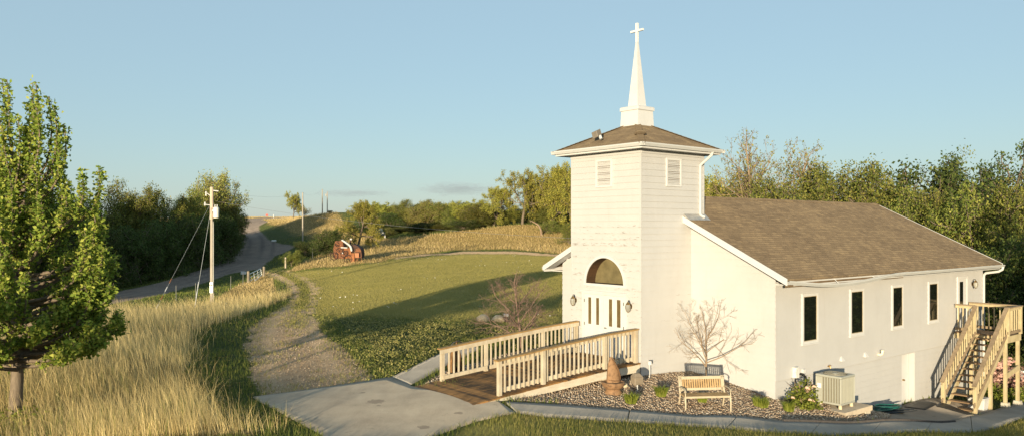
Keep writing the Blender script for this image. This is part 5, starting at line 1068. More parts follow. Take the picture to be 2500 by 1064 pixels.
for px, yt, Y, w, k, lb in ((968, 560, 138, 60, 'dark0', 'dark shrub in the shade beside the parked car'), (1015, 545, 138, 70, 'dark1', 'dark shrub under the thin-leaved tree of the far row'), (1070, 548, 140, 60, 'bush2', 'green shrub at the top of the dry slope, left of the big oaks'), (1130, 540, 138, 70, 'dark0', 'dark shrub at the top of the dry slope below the olive tree'), (1345, 540, 131, 60, 'bush1', 'shrub at the foot of the dense oak'), (1392, 545, 122, 45, 'bush0', 'shrub at the church tower edge below the oaks'), (880, 555, 140, 90, 'dark1', 'dark shrub behind the trunk of the spreading tree'), (925, 560, 142, 70, 'dark0', 'dark shrub behind the parked car')):
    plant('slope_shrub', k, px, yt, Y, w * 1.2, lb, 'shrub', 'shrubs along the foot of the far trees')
for i, (px, yt, Y, w) in enumerate(((900, 552, 136, 60), (945, 556, 134, 55), (990, 552, 139, 60), (1045, 545, 141, 60), (1100, 536, 142, 65), (1160, 528, 141, 70), (1195, 520, 142, 70), (1225, 522, 144, 70), (1262, 520, 145, 80), (1300, 518, 143, 80), (1330, 515, 141, 80), (1365, 515, 138, 80), (1395, 520, 136, 70))):
    plant('slope_shrub', ('bush%d' % (i % 3)) if i % 3 else 'dark1', px, yt, Y, w * 1.3, 'green shrub filling the gap beneath the far row of trees', 'shrub', 'shrubs filling the gaps beneath the far trees')
for i, (px, yt, Y, w) in enumerate(((930, 503, 158, 90), (975, 506, 156, 90), (1020, 500, 155, 90), (1062, 498, 155, 90), (1108, 500, 152, 90), (1150, 500, 150, 90), (1190, 492, 150, 90), (1310, 462, 146, 110), (1375, 450, 142, 100))):
    plant('row_tree', ('bush%d' % (i % 3)) if i % 2 else 'oak%d' % (i % 3), px, yt, Y, w * 1.3, 'leafy tree in the second line of the far row, behind the others', 'tree', 'second line of the far trees')
x, y, z = at(1322, 129); o = MB().tube([(0, 0, -.2), (-.1, 0, .9), (-.5, 0, 1.7), (-1.3, .1, 2.2), (-2.0, .1, 2.5)], [.2, .17, .14, .10, .03], 7).build('fallen_trunk', M_bark4, None, True); o.location = (x, y, z); tag(o, 'pale broken trunk leaning on the slope beneath the oaks', 'dead tree')
G_b = 'trees behind the church'
for px, yt, Y, w, k, lb in ((1738, 438, 78, 95, 'oak1', 'yellow-green tree emerging right beside the church tower'), (1795, 475, 72, 90, 'bush0', 'low tree in the dip right of the tower above the roof ridge'), (1850, 326, 68, 120, 'wispy1', 'tallest sparse tree above the church roof, sky showing through'), (1905, 388, 70, 90, 'wispy0', 'second sparse tree on the right flank of the tallest sparse tree'), (1878, 462, 64, 130, 'bush2', 'bushy tree in front of the tall sparse trees'), (1958, 430, 66, 110, 'bush1', 'rounded olive tree in the middle above the roof ridge'), (2022, 470, 62, 90, 'bush0', 'low olive tree in the dip above the roof ridge'), (2082, 362, 64, 100, 'wispy0', 'feathery tall tree above the end of the roof ridge'), (2092, 428, 61, 150, 'bush1', 'dense green tree under the feathery tall tree'), (2165, 492, 58, 100, 'bush2', 'low green tree just past the end of the roof ridge')):
    plant('backdrop_tree', k, px, yt, Y, w * 1.15, lb, 'tree', G_b)
for px, yt, Y, w, k, lb in ((2222, 428, 60, 110, 'dark1', 'dark green tree at the left of the right-hand skyline group'), (2290, 376, 62, 150, 'leaning1', 'tall dark green tree over the right roof slope'), (2440, 364, 58, 150, 'leaning', 'wind-swept leaning tree near the frame edge, branches pointing right'), (2510, 400, 60, 120, 'leaning1', 'wind-swept tree at the frame edge')):
    plant('windswept_tree', k, px, yt, Y, w * 1.15, lb, 'tree', 'wind-swept trees on the right skyline', rz=rnd.uniform(-.4, .4))
for px, yt, Y, w, k, lb in ((2185, 478, 56, 130, 'bush0', 'olive leafy thicket tree where the roof edge starts to fall'), (2255, 472, 54, 140, 'bush1', 'olive leafy thicket tree over the middle of the falling roof edge'), (2330, 482, 52, 140, 'bush2', 'olive leafy thicket tree over the lower roof edge'), (2400, 476, 50, 140, 'bush0', 'olive leafy thicket tree above the roof corner'), (2470, 470, 49, 140, 'bush1', 'olive leafy thicket tree above the landing of the stairs'), (2535, 465, 50, 130, 'bush2', 'olive leafy thicket tree cut by the frame edge'), (2440, 600, 45, 130, 'dark0', 'dark leafy thicket shrub right behind the stair landing'), (2510, 590, 45, 120, 'bush0', 'leafy thicket shrub at the frame edge beside the stair landing'), (2370, 610, 48, 120, 'dark1', 'dark leafy thicket shrub at the far church corner')):
    plant('thicket_tree', k, px, yt + 24, Y, w * 1.25, lb, 'tree', 'leafy thicket behind the stairs')
for px, yt, Y in ((-70, 490, 96), (-10, 478, 99), (60, 484, 97), (120, 480, 101)): plant('wood_tree', 'bush%d' % (px % 3), px, yt, Y, 140, 'dark tree of the left wood hidden mostly behind the ash tree crown', 'tree', 'trees of the left wood behind the ash tree')
for px, yt, Y in ((1455, 440, 100), (1520, 430, 92), (1590, 436, 86), (1660, 432, 80)): plant('backdrop_tree', 'oak%d' % (px % 3), px, yt, Y, 150, 'leafy tree standing right behind the church tower', 'tree', 'trees directly behind the tower')
# the wood goes on outside the frame; its trees throw the long evening shadows
for i, (X, Y, zt) in enumerate(((-56, 40, 9.2), (-59, 50, 10.0), (-58, 60, 10.4), (-62, 70, 10.0), (-66, 80, 10.2), (-53, 30, 8.4), (-72, 90, 10.2), (-61, 45, 9.8), (-64, 62, 10.2))):
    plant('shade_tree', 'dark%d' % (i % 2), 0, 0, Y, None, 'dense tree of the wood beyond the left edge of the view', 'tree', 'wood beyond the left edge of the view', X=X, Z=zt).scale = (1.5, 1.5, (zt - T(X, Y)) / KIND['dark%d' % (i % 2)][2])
# trees to the right, seen mirrored in the windows
for i, (X, Y, zt) in enumerate(((27, 27, 6), (33, 31, 8), (40, 36, 10), (45, 29, 10), (36, 22, 8), (52, 40, 11), (60, 33, 12))):
    plant('mirrored_tree', 'dark%d' % (i % 2), 0, 0, Y, None, 'bushy tree on the slope outside the frame, facing the church windows', 'tree', 'trees facing the church windows', X=X, Z=zt)
# two unseen flat-crowned trees added behind the viewpoint to shade the lawn
FLATC = dict(OAK, start=[.9, .2, .2, .2], ang=[(76, 98), (30, 65), (30, 65), (25, 65)], trop=[0, .010, .0, 0, 0], kids=[10, 5, 4, 3], ratio=[.42, .58, .55, .5], cont=False)
tree_kind('flat', 121, 6, 5.2, .14, FLATC, 14000, .2, L_dark, M_bark, .12, low=.80)  # crown shaped for its shadow: underside trimmed so sun passes below
for X, zt in ((-14.9, 4.95), (-11.2, 4.95)):
    r = plant('shade_tree', 'flat', 0, 0, 0, None, 'unseen flat-crowned tree added behind the viewpoint to shade the lawn', 'tree', 'added shade trees behind the viewpoint', X=X, Z=zt); tm, lm, H0, W0 = KIND['flat']; r.scale = (2.5 / W0, 2.0 / W0, (zt - T(X, 0)) / H0)
# ------------------------------------------------------------------ the near ash tree
ax, ay = W(35, 1040)
rg = random.Random(5); out, tips = [], []
tr_p = [Vector((.012 * z + .05 * math.sin(z * .7), .03 * math.sin(z * 1.1), z)) for z in np.linspace(-.15, 6.6, 16)]; out.append((tr_p, [max(.165 * (1 - k / 16.5), .012) for k in range(16)], 0))
def tr_at(z): f = max(0, min(14.99, (z + .15) / 6.75 * 15)); i = int(f); return tr_p[i].lerp(tr_p[i + 1], f - i)
_ez, _er = [1.2, 1.8, 2.6, 3.4, 4.4, 5.3, 5.8, 6.3, 7.2, 7.9, 8.4], [1.1, 2.0, 2.6, 2.35, 2.3, 1.95, 1.35, 1.2, 1.1, .8, .45]
def plume(a, zt, rt, rise, thick):
    """one limb: leaves the trunk low, sweeps out and turns up into a leafy plume"""
    zs = max(rg.uniform(1.2, 2.1), zt - rise); zs = min(zs, zt - .05); p0 = tr_at(zs); R = rt; n = 9; pts = []
    for i in range(n + 1):
        t = i / n; r = R * (1 - (1 - t) ** 2.0); z = zs + (zt - zs) * (t ** 1.7 if rise > 1.2 else t); w = .05 * math.sin(4 * t + a * 3)
        pts.append(Vector((p0.x + r * math.cos(a) - .16 * t * t * t + w, p0.y + r * math.sin(a), z)))
    out.append((pts, [.05 * (1 - .85 * i / n) * min(1, .4 + R / 2.5) + .004 for i in range(n + 1)], 1)); L = sum((q - p).length for p, q in zip(pts[:-1], pts[1:]))
    k = int(7 * L)
    for j in range(k):
        t = .22 + .76 * j / k; f = t * n; i = min(int(f), n - 1); q = pts[i].lerp(pts[i + 1], f - i); d = (pts[i + 1] - pts[i]).normalized(); nd = (rdir(rg, d, rad(rg.uniform(25, 60))) + Vector((-.1, 0, .35))).normalized(); l = thick * rg.uniform(.6, 1.3) * (1.25 - .75 * t)
        tw = [q + nd * (l * s_) + Vector((0, 0, .10 * l * s_ * s_)) for s_ in (0, .35, .7, 1)]; out.append((tw, [.010, .008, .006, .003], 2)); tips.append((tw, l))
    tips.append((pts[4 if zt > 3.2 else 1:], L * (.9 if zt > 3.2 else 2.2)))
for k in range(96):
    zt = 1.9 + 4.5 * ((k + rg.random()) / 96) ** 1.02; a = k * 2.39996 + rg.uniform(-.3, .3); R = float(np.interp(zt, _ez, _er)) * rg.uniform(.72, 1.04); plume(a, zt, R, rg.uniform(.7, 1.6) + (.7 if zt > 4 else 0), .36)
for k in range(26):
    zt = 4.6 + 2.7 * (k + rg.random()) / 26; plume(k * 2.4, zt, rg.uniform(.15, .75), rg.uniform(1.1, 1.8), .24)
for (px, py, dz_, dy) in ((12, 186, 2.4, .2), (45, 196, 2.3, -.2), (78, 196, 2.2, .3), (112, 200, 2.4, -.1), (135, 232, 2.2, .1), (158, 262, 2.0, -.1), (172, 300, 1.9, .1), (170, 350, 1.5, -.2), (262, 408, 1.7, 0), (235, 420, 1.6, -.3), (252, 520, 1.5, .3), (272, 600, 1.4, -.2), (285, 700, 1.1, 0), (292, 772, .8, .2), (270, 830, .4, -.2), (232, 862, .2, .1), (-20, 210, 2.2, 0), (-40, 300, 2, .2), (110, 820, .6, -1.0), (160, 790, .7, -1.0), (200, 740, .8, -.7), (28, 215, 2.0, -.35), (60, 240, 1.9, .35), (95, 232, 2, .05), (122, 262, 1.8, -.3), (146, 300, 1.6, .3), (5, 240, 2, -.2), (80, 290, 1.6, -.4), (40, 300, 1.6, .4)):
    zt = (1045 - py) * .00965; dx = (px - 38) * .00965; plume(math.atan2(dy, dx), zt, math.hypot(dx, dy), dz_, .27 if zt < 6.2 else .125)
ash = thing('ash_tree', 'bushy ash tree with upright leafy plumes standing in the tall dry grass', 'tree', (ax, ay, T(ax, ay)))
new_obj('trunk', tubes_mesh('trunk', out, M_bark, .004), ash)
C = leaf_points(tips, 66000, 3, .055); C = C[(C[:, 2] > .9 + .15 * np.sin(C[:, 0] * 3))]
new_obj('crown', leaves_mesh('crown', C, .098, L_near, 4, .6), ash)
g0 = np.random.default_rng(2); sp = thing('sprout_bush', 'low leafy sprouts around the foot of the ash trunk', 'bush', (ax + .22, ay - .12, T(ax + .22, ay - .12))); q = g0.normal(size=(420, 3)) * [.24, .2, .16] + [0, 0, .22]; q[:, 2] = np.abs(q[:, 2]); new_obj('foliage', leaves_mesh('foliage', q, .09, L_near, 5, .65), sp)
m = MB(); [m.tube([(0, 0, -.05), (.2 * math.cos(k), .16 * math.sin(k), .2), (.3 * math.cos(k), .24 * math.sin(k), .42)], [.012, .008, .003], 5) for k in range(7)]; m.build('stems', M_bark, sp)
# bare garden trees
BARE = dict(seg=[4, 6, 5, 4, 3], wob=[.03, .10, .12, .14, .15], trop=[0, .05, .035, .02, .01], taper=.5, lev=4, kids=[7, 5, 4, 2], start=[.45, .2, .15, .15], ang=[(35, 82), (25, 60), (25, 60), (25, 55)], ratio=[1.05, .52, .5, .5], prof=[lambda t: 1.0, lambda t: 1.1 - .3 * t, flat, flat], rr=[.62, .55, .55, .55])
tree_kind('bare', 109, 2.5, 1.0, .030, BARE, 0, 0, None, M_bark4, 0, lean=.02, minr=.0022)
BARE2 = dict(BARE, start=[.12, .12, .1, .1], kids=[10, 7, 5, 3], ang=[(45, 85), (25, 60), (25, 60), (25, 55)], ratio=[.72, .5, .5, .5], prof=[lambda t: 1.1 - .4 * t, flat, flat, flat])
tree_kind('bare2', 112, 2.9, 2.1, .06, BARE2, 0, 0, None, M_bark3, 0, lean=.02, minr=.0035)
Yb = 23.8; bt = plant('bare_sapling', 'bare', 1723, 726, Yb, 262, 'leafless spreading sapling behind the garden bench, against the white wall', 'tree')
MB().tube([(0, 0, -.1), (0, 0, .10)], .055, 8).build('trunk_guard', M_black, bt)
plant('bare_shrub', 'bare2', 1273, 662, 29, 200, 'leafless reddish shrub between the ramp and the lawn', 'shrub')
# rose bush, pink bushes, grass tufts
def leaf_plant(name, x, y, r, n, s, mat, label, cat, flowers=0, fmat=None, stems=14, up=1.0, grp=None, fs=.06):
    g = np.random.default_rng(int(abs(x * 100 + y * 10))); z0 = T(x, y); t = thing(name, label, cat, (x, y, z0), 0, grp)
    d = g.normal(size=(n, 3)); d /= np.linalg.norm(d, axis=1)[:, None]; d[:, 2] = np.abs(d[:, 2]) * 1.2 - .15; q = d * np.array(r) * (g.random((n, 1)) ** .45) * (1 + .22 * np.sin(d[:, :1] * 5 + d[:, 1:2] * 4)); q[:, 2] = np.maximum(q[:, 2] * up, .02)
    new_obj('foliage', leaves_mesh('foliage', q, s, mat, 8, .7), t); m = MB()
    for k in range(stems):
        a = g.uniform(0, 6.28); e = g.uniform(.3, 1.0); m.tube([(0, 0, -.05), (r[0] * .35 * e * math.cos(a), r[1] * .35 * e * math.sin(a), r[2] * .6), (r[0] * e * math.cos(a), r[1] * e * math.sin(a), r[2] * g.uniform(.8, 1.15))], [.014, .01, .005], 5)
    m.build('stems', M_bark4, t)
    for k in range(flowers):
        a = g.uniform(3.4, 6.2); e = g.uniform(.5, 1.0); h = g.uniform(.25, 1.0); c = (r[0] * e * math.cos(a) * math.sqrt(1.1 - h * .8), r[1] * e * math.sin(a), r[2] * h); m = MB()
        for j in range(7): b = j * .9; m.blob((c[0] + fs * .5 * math.cos(b), c[1] + fs * .5 * math.sin(b), c[2] + fs * .2 * (j % 3)), (fs * .5, fs * .5, fs * .35), .2, 6, 4)
        m.build('flower', fmat, t)
    return t
M_pink = simple('pink_petals', (.62, .36, .30), .8, .3, 20); M_peach = simple('peach_petals', (.75, .50, .36), .8, .2, 20)
x, y = W(1972, 1003); leaf_plant('rose_bush', x, y + .35, (.50, .38, .72), 1500, .085, L_rose, 'green rose bush with pale pink blooms in front of the air conditioner', 'bush', 6, M_peach, 22)
L_pinkf = leaf_mat('pink_blossom_leaves', [(.09, .10, .03), (.30, .18, .14), (.5, .30, .25), (.62, .42, .36)], .2)
for k, (px, Y, r, lb) in enumerate(((2415, 33.5, (.7, .6, 1.2), 'pink flowering bush directly behind the stair treads'), (2445, 34.5, (.8, .6, 1.15), 'pink flowering bush between the two landing posts, the taller one'), (2488, 33.0, (.75, .6, 1.0), 'pink flowering bush at the frame edge behind the outer landing post'))):
    leaf_plant('flowering_bush', (px - CX) / F * Y, Y, r, 1500, .10, L_pinkf, lb, 'bush', 14, M_pink, 12, 1.0, 'pink flowering bushes', .10)
for k, (px, Y, r, lb) in enumerate(((2425, 31.6, (.6, .4, .45), 'low green plant at the foot of the pink bushes, by the mid stair post'), (2462, 31.0, (.6, .4, .4), 'low green plant between the landing post footings'), (2505, 31.3, (.6, .5, .5), 'low green plant at the frame edge by the landing footing'), (2390, 32.2, (.6, .4, .5), 'low green plant in the shade below the treads'))):
    leaf_plant('border_plant', (px - CX) / F * Y, Y, r, 900, .085, L_rose, lb, 'plant', 0, None, 6, 1.0, 'low green border plants')

# ------------------------------------------------------------------ grass: blades sown on the ground faces
def blade_mat(name, cols, trans=.3):
    t = NT(name); g = t.n('ShaderNodeNewGeometry'); n = t.math('ADD', t.math('MULTIPLY', t.noise(t.coord('Object'), .5, 4, .6), .5), t.math('MULTIPLY', t.noise(t.coord('Object', (1, .6, 1)), .11, 3, .6), .5))
    c = t.ramp(t.math('ADD', t.math('MULTIPLY', g.outputs['Random Per Island'], .42), t.math('MULTIPLY', n, .58)), [(.15 + .7 * i / (len(cols) - 1), q) for i, q in enumerate(cols)])
    t.base(c); t.rough(.8); t.spec(.15); tr = t.n('ShaderNodeBsdfTranslucent'); t.l(c, tr.inputs['Color']); mx = t.n('ShaderNodeMixShader'); mx.inputs[0].default_value = trans
    t.l(t.p.outputs[0], mx.inputs[1]); t.l(tr.outputs[0], mx.inputs[2]); t.l(mx.outputs[0], t.out.inputs['Surface']); return t.m
m_slab = np.zeros(len(gf), bool); _nb = np.where(in_view & (f_dist < 45))[0]
for q in SLABS: m_slab[_nb] |= sdist(q, fc[_nb, 0], fc[_nb, 1]) > .0
def sow(mask, dens, seed):
    mask = mask & ~m_slab
    g = np.random.default_rng(seed); ids = np.where(mask)[0]; lam = dens(fc[ids], f_dist[ids]) * f_area[ids]; c = g.poisson(np.minimum(lam, 400)); r = np.repeat(ids, c)
    a, b = g.random((len(r), 1)), g.random((len(r), 1)); q = gv[gf[r]]
    return (q[:, 0] * (1 - a) + q[:, 1] * a) * (1 - b) + (q[:, 3] * (1 - a) + q[:, 2] * a) * b, f_dist[r], g
def blades(name, P, h, w, lean, mat, g, wind=(-.12, 0), label=None, cat='grass'):
    n = len(P); az = g.uniform(0, 2 * PI, n); s = np.c_[np.cos(az), np.sin(az), np.zeros(n)] * (w / 2)[:, None]; la = g.uniform(0, 2 * PI, n); lm = np.abs(g.normal(0, lean, n)) * h
    l = np.c_[np.cos(la) * lm + wind[0] * h, np.sin(la) * lm + wind[1] * h, np.zeros(n)]; up = np.array([0, 0, 1.])
    mid = P + l * .35 + up * (h * .55)[:, None]; tip = P + l + up * h[:, None]; base = P - up * .02
    V = np.stack([base - s, base + s, mid - s * .75, mid + s * .75, tip], 1).reshape(-1, 3); I = np.arange(n)[:, None] * 5
    Fc = np.stack([I + [0, 1, 3], I + [0, 3, 2], I + [2, 3, 4]], 1).reshape(-1, 3)
    o = new_obj(name, np_mesh(name, V, Fc, mat)); tag(o, label, cat, kind='stuff'); print(name, n); return o
B_dry = blade_mat('straw_blades', [(.38, .29, .12), (.62, .475, .21), (.76, .61, .30), (.83, .70, .42)]); B_ridge = blade_mat('ridge_blades', [(.22, .20, .055), (.46, .36, .14), (.66, .48, .24), (.76, .59, .34)])
B_lawn = blade_mat('lawn_blades', [(.22, .21, .055), (.31, .28, .08), (.39, .335, .115), (.46, .38, .15)]); B_green = blade_mat('green_blades', [(.065, .105, .026), (.12, .16, .036), (.20, .215, .05), (.32, .27, .095)]); B_front = blade_mat('front_blades', [(.12, .145, .03), (.20, .21, .045), (.32, .28, .09), (.48, .38, .17)])
m_dry = in_view & fin(Z_dry) & (sel == 0)
P, d, g = sow(m_dry, lambda c, r: 420 * (20 / r) ** 1.5 * (.25 + 1.0 * N2(c[:, 0], c[:, 1], .9)), 1)
hh = np.where(g.random(len(P)) < .16, g.uniform(.85, 1.25, len(P)), g.uniform(.25, .65, len(P))) * (.65 + .5 * N2(P[:, 0], P[:, 1], .55, 1)); blades('dry_grass', P, hh, np.maximum(.0055, d * .00025) * g.uniform(.6, 1.3, len(P)), .40, B_dry, g, (-.2, 0), 'tall straw-coloured grass on the near bank', 'dry grass')
P, d, g = sow(m_dry, lambda c, r: 26 * (20 / r) ** 1.5 * (N2(c[:, 0], c[:, 1], .9, .4) > .5), 21); blades('bank_grass', P, g.uniform(.25, .6, len(P)), np.maximum(.014, d * .0006) * g.uniform(.7, 1.3, len(P)), .4, B_green, g, (-.1, 0), 'green grass showing through the dry stems on the near bank', 'grass')
def fin_pts(z, P): return inside(z, P[:, 0], P[:, 1])
P, d, g = sow(in_view & fin(Z_strip) & (sel == 0), lambda c, r: 120 * (20 / r) ** 1.5 * np.exp(-(sdist(Z_dry, c[:, 0], c[:, 1]) / .45) ** 2) * (.2 + N2(c[:, 0], c[:, 1], 1.6, 3)), 31); blades('edge_grass', P, g.uniform(.2, .7, len(P)), np.maximum(.007, d * .0003) * g.uniform(.6, 1.3, len(P)), .55, B_dry, g, (.1, -.05), 'loose straw stems leaning out over the green strip', 'dry grass')
m_ri = in_view & (fin(Z_ridge) | fin(Z_hill2) | fin(Z_bank) | ((f_dist > 222) & (f_dist < 320))) & (sel == 0)
P, d, g = sow(m_ri, lambda c, r: 26 * (100 / r) ** 1.7 * (.3 + .9 * N2(c[:, 0], c[:, 1], .21, 2)), 2)
blades('ridge_grass', P, np.where(fin_pts(Z_bank, P), .6, 1) * g.uniform(.15, .55, len(P)) * (.35 + .8 * N2(P[:, 0], P[:, 1], .28, 3)), np.maximum(.014, d * .00028) * g.uniform(.6, 1.3, len(P)), .3, B_ridge, g, (-.12, 0), 'pale dry grass on the ridge and hill beyond the lawn', 'dry grass')
m_lw = in_view & fin(Z_lawn) & (sel == 0)
P, d, g = sow(m_lw, lambda c, r: 230 * (50 / r) ** 1.8, 3); blades('lawn_grass', P, g.uniform(.03, .075, len(P)) * (.8 + .4 * N2(P[:, 0], P[:, 1], .4)), np.maximum(.011, d * .0003) * g.uniform(.6, 1.3, len(P)), .5, B_lawn, g, (-.05, 0), 'mown olive lawn sloping up behind the drive', 'lawn')
m_st = in_view & (sel == 0) & ~m_dry & ~m_ri & ~m_lw & ~m_bed & ~fin(Z_front) & ~(sdist(Z_weed, fc[:, 0], fc[:, 1]) > 1.0) & (f_dist < 150)
P, d, g = sow(m_st, lambda c, r: 130 * (25 / r) ** 1.75 * (.45 + .8 * N2(c[:, 0], c[:, 1], .7, 5)), 4); blades('verge_grass', P, g.uniform(.07, .20, len(P)) * (.7 + .6 * N2(P[:, 0], P[:, 1], .9, 2)), np.maximum(.013, d * .0006) * g.uniform(.6, 1.3, len(P)), .5, B_green, g, (-.05, 0), 'green grass on the verges beside the drive and the road', 'grass')
m_fr = in_view & fin(Z_front) & (sel == 0)
P, d, g = sow(m_fr, lambda c, r: 520 * (20 / r) ** 1.5 * (.12 + .9 * np.clip((N2(c[:, 0], c[:, 1], .8, 7) - .25) * 2 + np.clip(c[:, 0] * .5 + .8, 0, 1), 0, 1)), 5); blades('front_grass', P, g.uniform(.05, .15, len(P)), np.maximum(.009, d * .0005) * g.uniform(.6, 1.3, len(P)), .45, B_front, g, (-.05, 0), 'short grass strip in front of the walk', 'grass')
# scattered tufts on the dirt drive
m_dr = in_view & (sel == 2)
P, d, g = sow(m_dr, lambda c, r: 80 * (25 / r) ** 1.6 * np.clip((N2(c[:, 0], c[:, 1], 1.35, 5) - .60) * 4, 0, 1) * (N2(c[:, 0], c[:, 1], 5.3, 5) > .4) + 70 * (25 / r) ** 1.6 * np.clip((N2(c[:, 0], c[:, 1], 2.6, 2) - .74) * 5, 0, 1) + 40 * (25 / r) ** 1.6 * np.clip((N2(c[:, 0], c[:, 1], .9, 3) - .7) * 4, 0, 1) + 260 * (25 / r) ** 1.6 * np.clip(1.2 - pline(drv, c[:, 0], c[:, 1]) / .6, 0, 1) * (c[:, 1] > 36) * (.3 + N2(c[:, 0], c[:, 1], 1.9, 4)) + 110 * (25 / r) ** 1.6 * np.exp(-(sdist(Z_drive, c[:, 0], c[:, 1]) / .55) ** 2) * (N2(c[:, 0], c[:, 1], 2.3, 1) + .2), 6); blades('drive_weeds', P, g.uniform(.05, .14, len(P)), np.maximum(.013, d * .0006) * g.uniform(.6, 1.3, len(P)), .6, B_front, g, (0, 0), 'thin weeds growing in the dirt drive', 'weeds')
# broad-leaved weeds between drive and ramp
def weed_leaves(name, mask, dens, size, hgt, mat, seed, label):
    P, d, g = sow(mask, dens, seed); k = 5; C = np.repeat(P, k, 0); C = C + np.c_[g.normal(0, .07, len(C)), g.normal(0, .07, len(C)), g.uniform(.02, hgt, len(C)) * np.repeat(.4 + 1.0 * N2(P[:, 0], P[:, 1], 2.2, 4), k)]
    o = new_obj(name, leaves_mesh(name, C, size, mat, seed, .75, .6)); tag(o, label, 'weeds', kind='stuff'); print(name, len(C))
L_weed = leaf_mat('weed_leaves', [(.10, .115, .03), (.19, .19, .055), (.29, .265, .085), (.42, .35, .15)], .2)
weed_leaves('ground_weeds', in_view & (sdist(Z_weed, fc[:, 0], fc[:, 1]) > -3.0) & (sel == 0) & (fc[:, 1] < 48), lambda c, r: np.clip(.62 + sdist(Z_weed, c[:, 0], c[:, 1]) / 3.2 + .55 * (N2(c[:, 0], c[:, 1], 1.2, 7) - .5), 0, 1) ** 1.6 * 80 * (28 / r) ** 1.6 * (.35 + .9 * N2(c[:, 0], c[:, 1], 1.6, 6)), .06, .12, L_weed, 7, 'broad-leaved weeds between the drive and the ramp')
weed_leaves('verge_weeds', in_view & fin(Z_strip) & (sel == 0), lambda c, r: 16 * (26 / r) ** 1.6 * np.clip((N2(c[:, 0], c[:, 1], 1.1, 2) - .3) * 2, 0, 1), .065, .11, L_weed, 8, 'leafy weeds in the green strip beside the drive')
P, d, g = sow(in_view & fin(Z_lawn) & (f_dist > 38), lambda c, r: 1.1 * (60 / r) * np.clip((N2(c[:, 0], c[:, 1], .33, 8) - .55) * 3, 0, 1) * (N2(c[:, 0], c[:, 1], 1.9, 1) > .5), 9); C = P + [0, 0, .09]; o = new_obj('clover_flowers', leaves_mesh('clover_flowers', C, .085, simple('clover_white', (.7, .68, .6), .8, .1), 9, .9, .3)); tag(o, 'tiny white clover flowers scattered in the lawn', 'flowers', kind='stuff')
# pebbles
def pebbles(name, mask, dens, seed, label, mat, smax=.055):
    P, d, g = sow(mask, dens, seed); n = len(P); s = g.uniform(.012, smax, n); o = np.array([[1, 0, 0], [0, 1, 0], [-1, 0, 0], [0, -1, 0], [0, 0, .8], [0, 0, -.5]]); a = g.uniform(0, 6.28, n); ca, sa = np.cos(a), np.sin(a); st = g.uniform(.6, 1.2, n)
    V = o[None] * s[:, None, None]; V = np.stack([V[..., 0] * ca[:, None] * st[:, None] - V[..., 1] * sa[:, None], V[..., 0] * sa[:, None] * st[:, None] + V[..., 1] * ca[:, None], V[..., 2]], -1) + P[:, None] + np.c_[np.zeros((n, 2)), s * .25][:, None] + g.normal(0, .004, (n, 6, 3)); I = np.arange(n)[:, None] * 6
    f = np.stack([I + q for q in ([0, 1, 4], [1, 2, 4], [2, 3, 4], [3, 0, 4], [1, 0, 5], [2, 1, 5], [3, 2, 5], [0, 3, 5])], 1).reshape(-1, 3); ob = new_obj(name, np_mesh(name, V.reshape(-1, 3), f, mat)); tag(ob, label, 'pebbles', kind='stuff'); print(name, n)
t = NT('pebble_mix'); gg = t.n('ShaderNodeNewGeometry'); t.base(t.ramp(gg.outputs['Random Per Island'], [(0, (.22, .145, .095)), (.3, (.34, .245, .165)), (.6, (.44, .335, .235)), (.85, (.52, .42, .31)), (1, (.62, .54, .44))])); t.rough(.75); t.spec(.3)
pebbles('pebbles', in_view & m_bed, lambda c, r: 330 + 0 * r, 10, 'mixed tan and brown pebbles covering the garden bed', t.m, .036)
t = NT('drive_stone_mix'); gg = t.n('ShaderNodeNewGeometry'); t.base(t.ramp(gg.outputs['Random Per Island'], [(0, (.26, .17, .10)), (.4, (.44, .31, .19)), (.75, (.56, .42, .28)), (1, (.66, .55, .42))])); t.rough(.9); t.spec(.1)
pebbles('drive_gravel', in_view & (sel == 2) & ~m_slab, lambda c, r: 75 * (25 / r) ** 1.7, 12, 'loose tan gravel on the dirt drive', t.m, .027)
# ornamental grass clumps in the bed
for px, py, rx, n, lb in ((1541, 985, .30, 420, 'green grass clump beside the fountain'), (1614, 967, .28, 420, 'green grass clump between the fountain and the bench'), (1858, 993, .40, 420, 'loose grass clump between the bench and the rose bush'), (1926, 1003, .28, 260, 'small low grass clump touching the rose bush'), (1715, 982, .22, 160, 'short grass tuft showing under the bench seat')):
    x, y = W(px, py); z = T(x, y); gc = np.random.default_rng(px); a = gc.uniform(0, 6.28, n); r_ = gc.random(n) ** .6 * rx * .45; h = gc.uniform(.12, .34, n); o_ = np.c_[np.cos(a) * r_, np.sin(a) * r_ * .8, np.zeros(n)]
    out_ = np.c_[np.cos(a), np.sin(a), np.zeros(n)] * (gc.uniform(.1, .75, n) * h)[:, None]; az = gc.uniform(0, 6.28, n); s = np.c_[np.cos(az), np.sin(az), np.zeros(n)] * .007; mid = o_ + out_ * .4 + np.c_[np.zeros((n, 2)), h * .75]; tip = o_ + out_ * 1.3 + np.c_[np.zeros((n, 2)), h * gc.uniform(.65, 1, n)]
    V = np.stack([o_ - s, o_ + s, mid - s, mid + s, tip], 1).reshape(-1, 3); I = np.arange(n)[:, None] * 5; o = new_obj('grass_clump', np_mesh('grass_clump', V, np.stack([I + [0, 1, 3], I + [0, 3, 2], I + [2, 3, 4]], 1).reshape(-1, 3), blade_mat('clump_blades', [(.09, .13, .02), (.17, .22, .03), (.27, .30, .05), (.40, .34, .12)]))); o.location = (x, y, z); tag(o, lb, 'ornamental grass', 'grass clumps in the pebble bed')
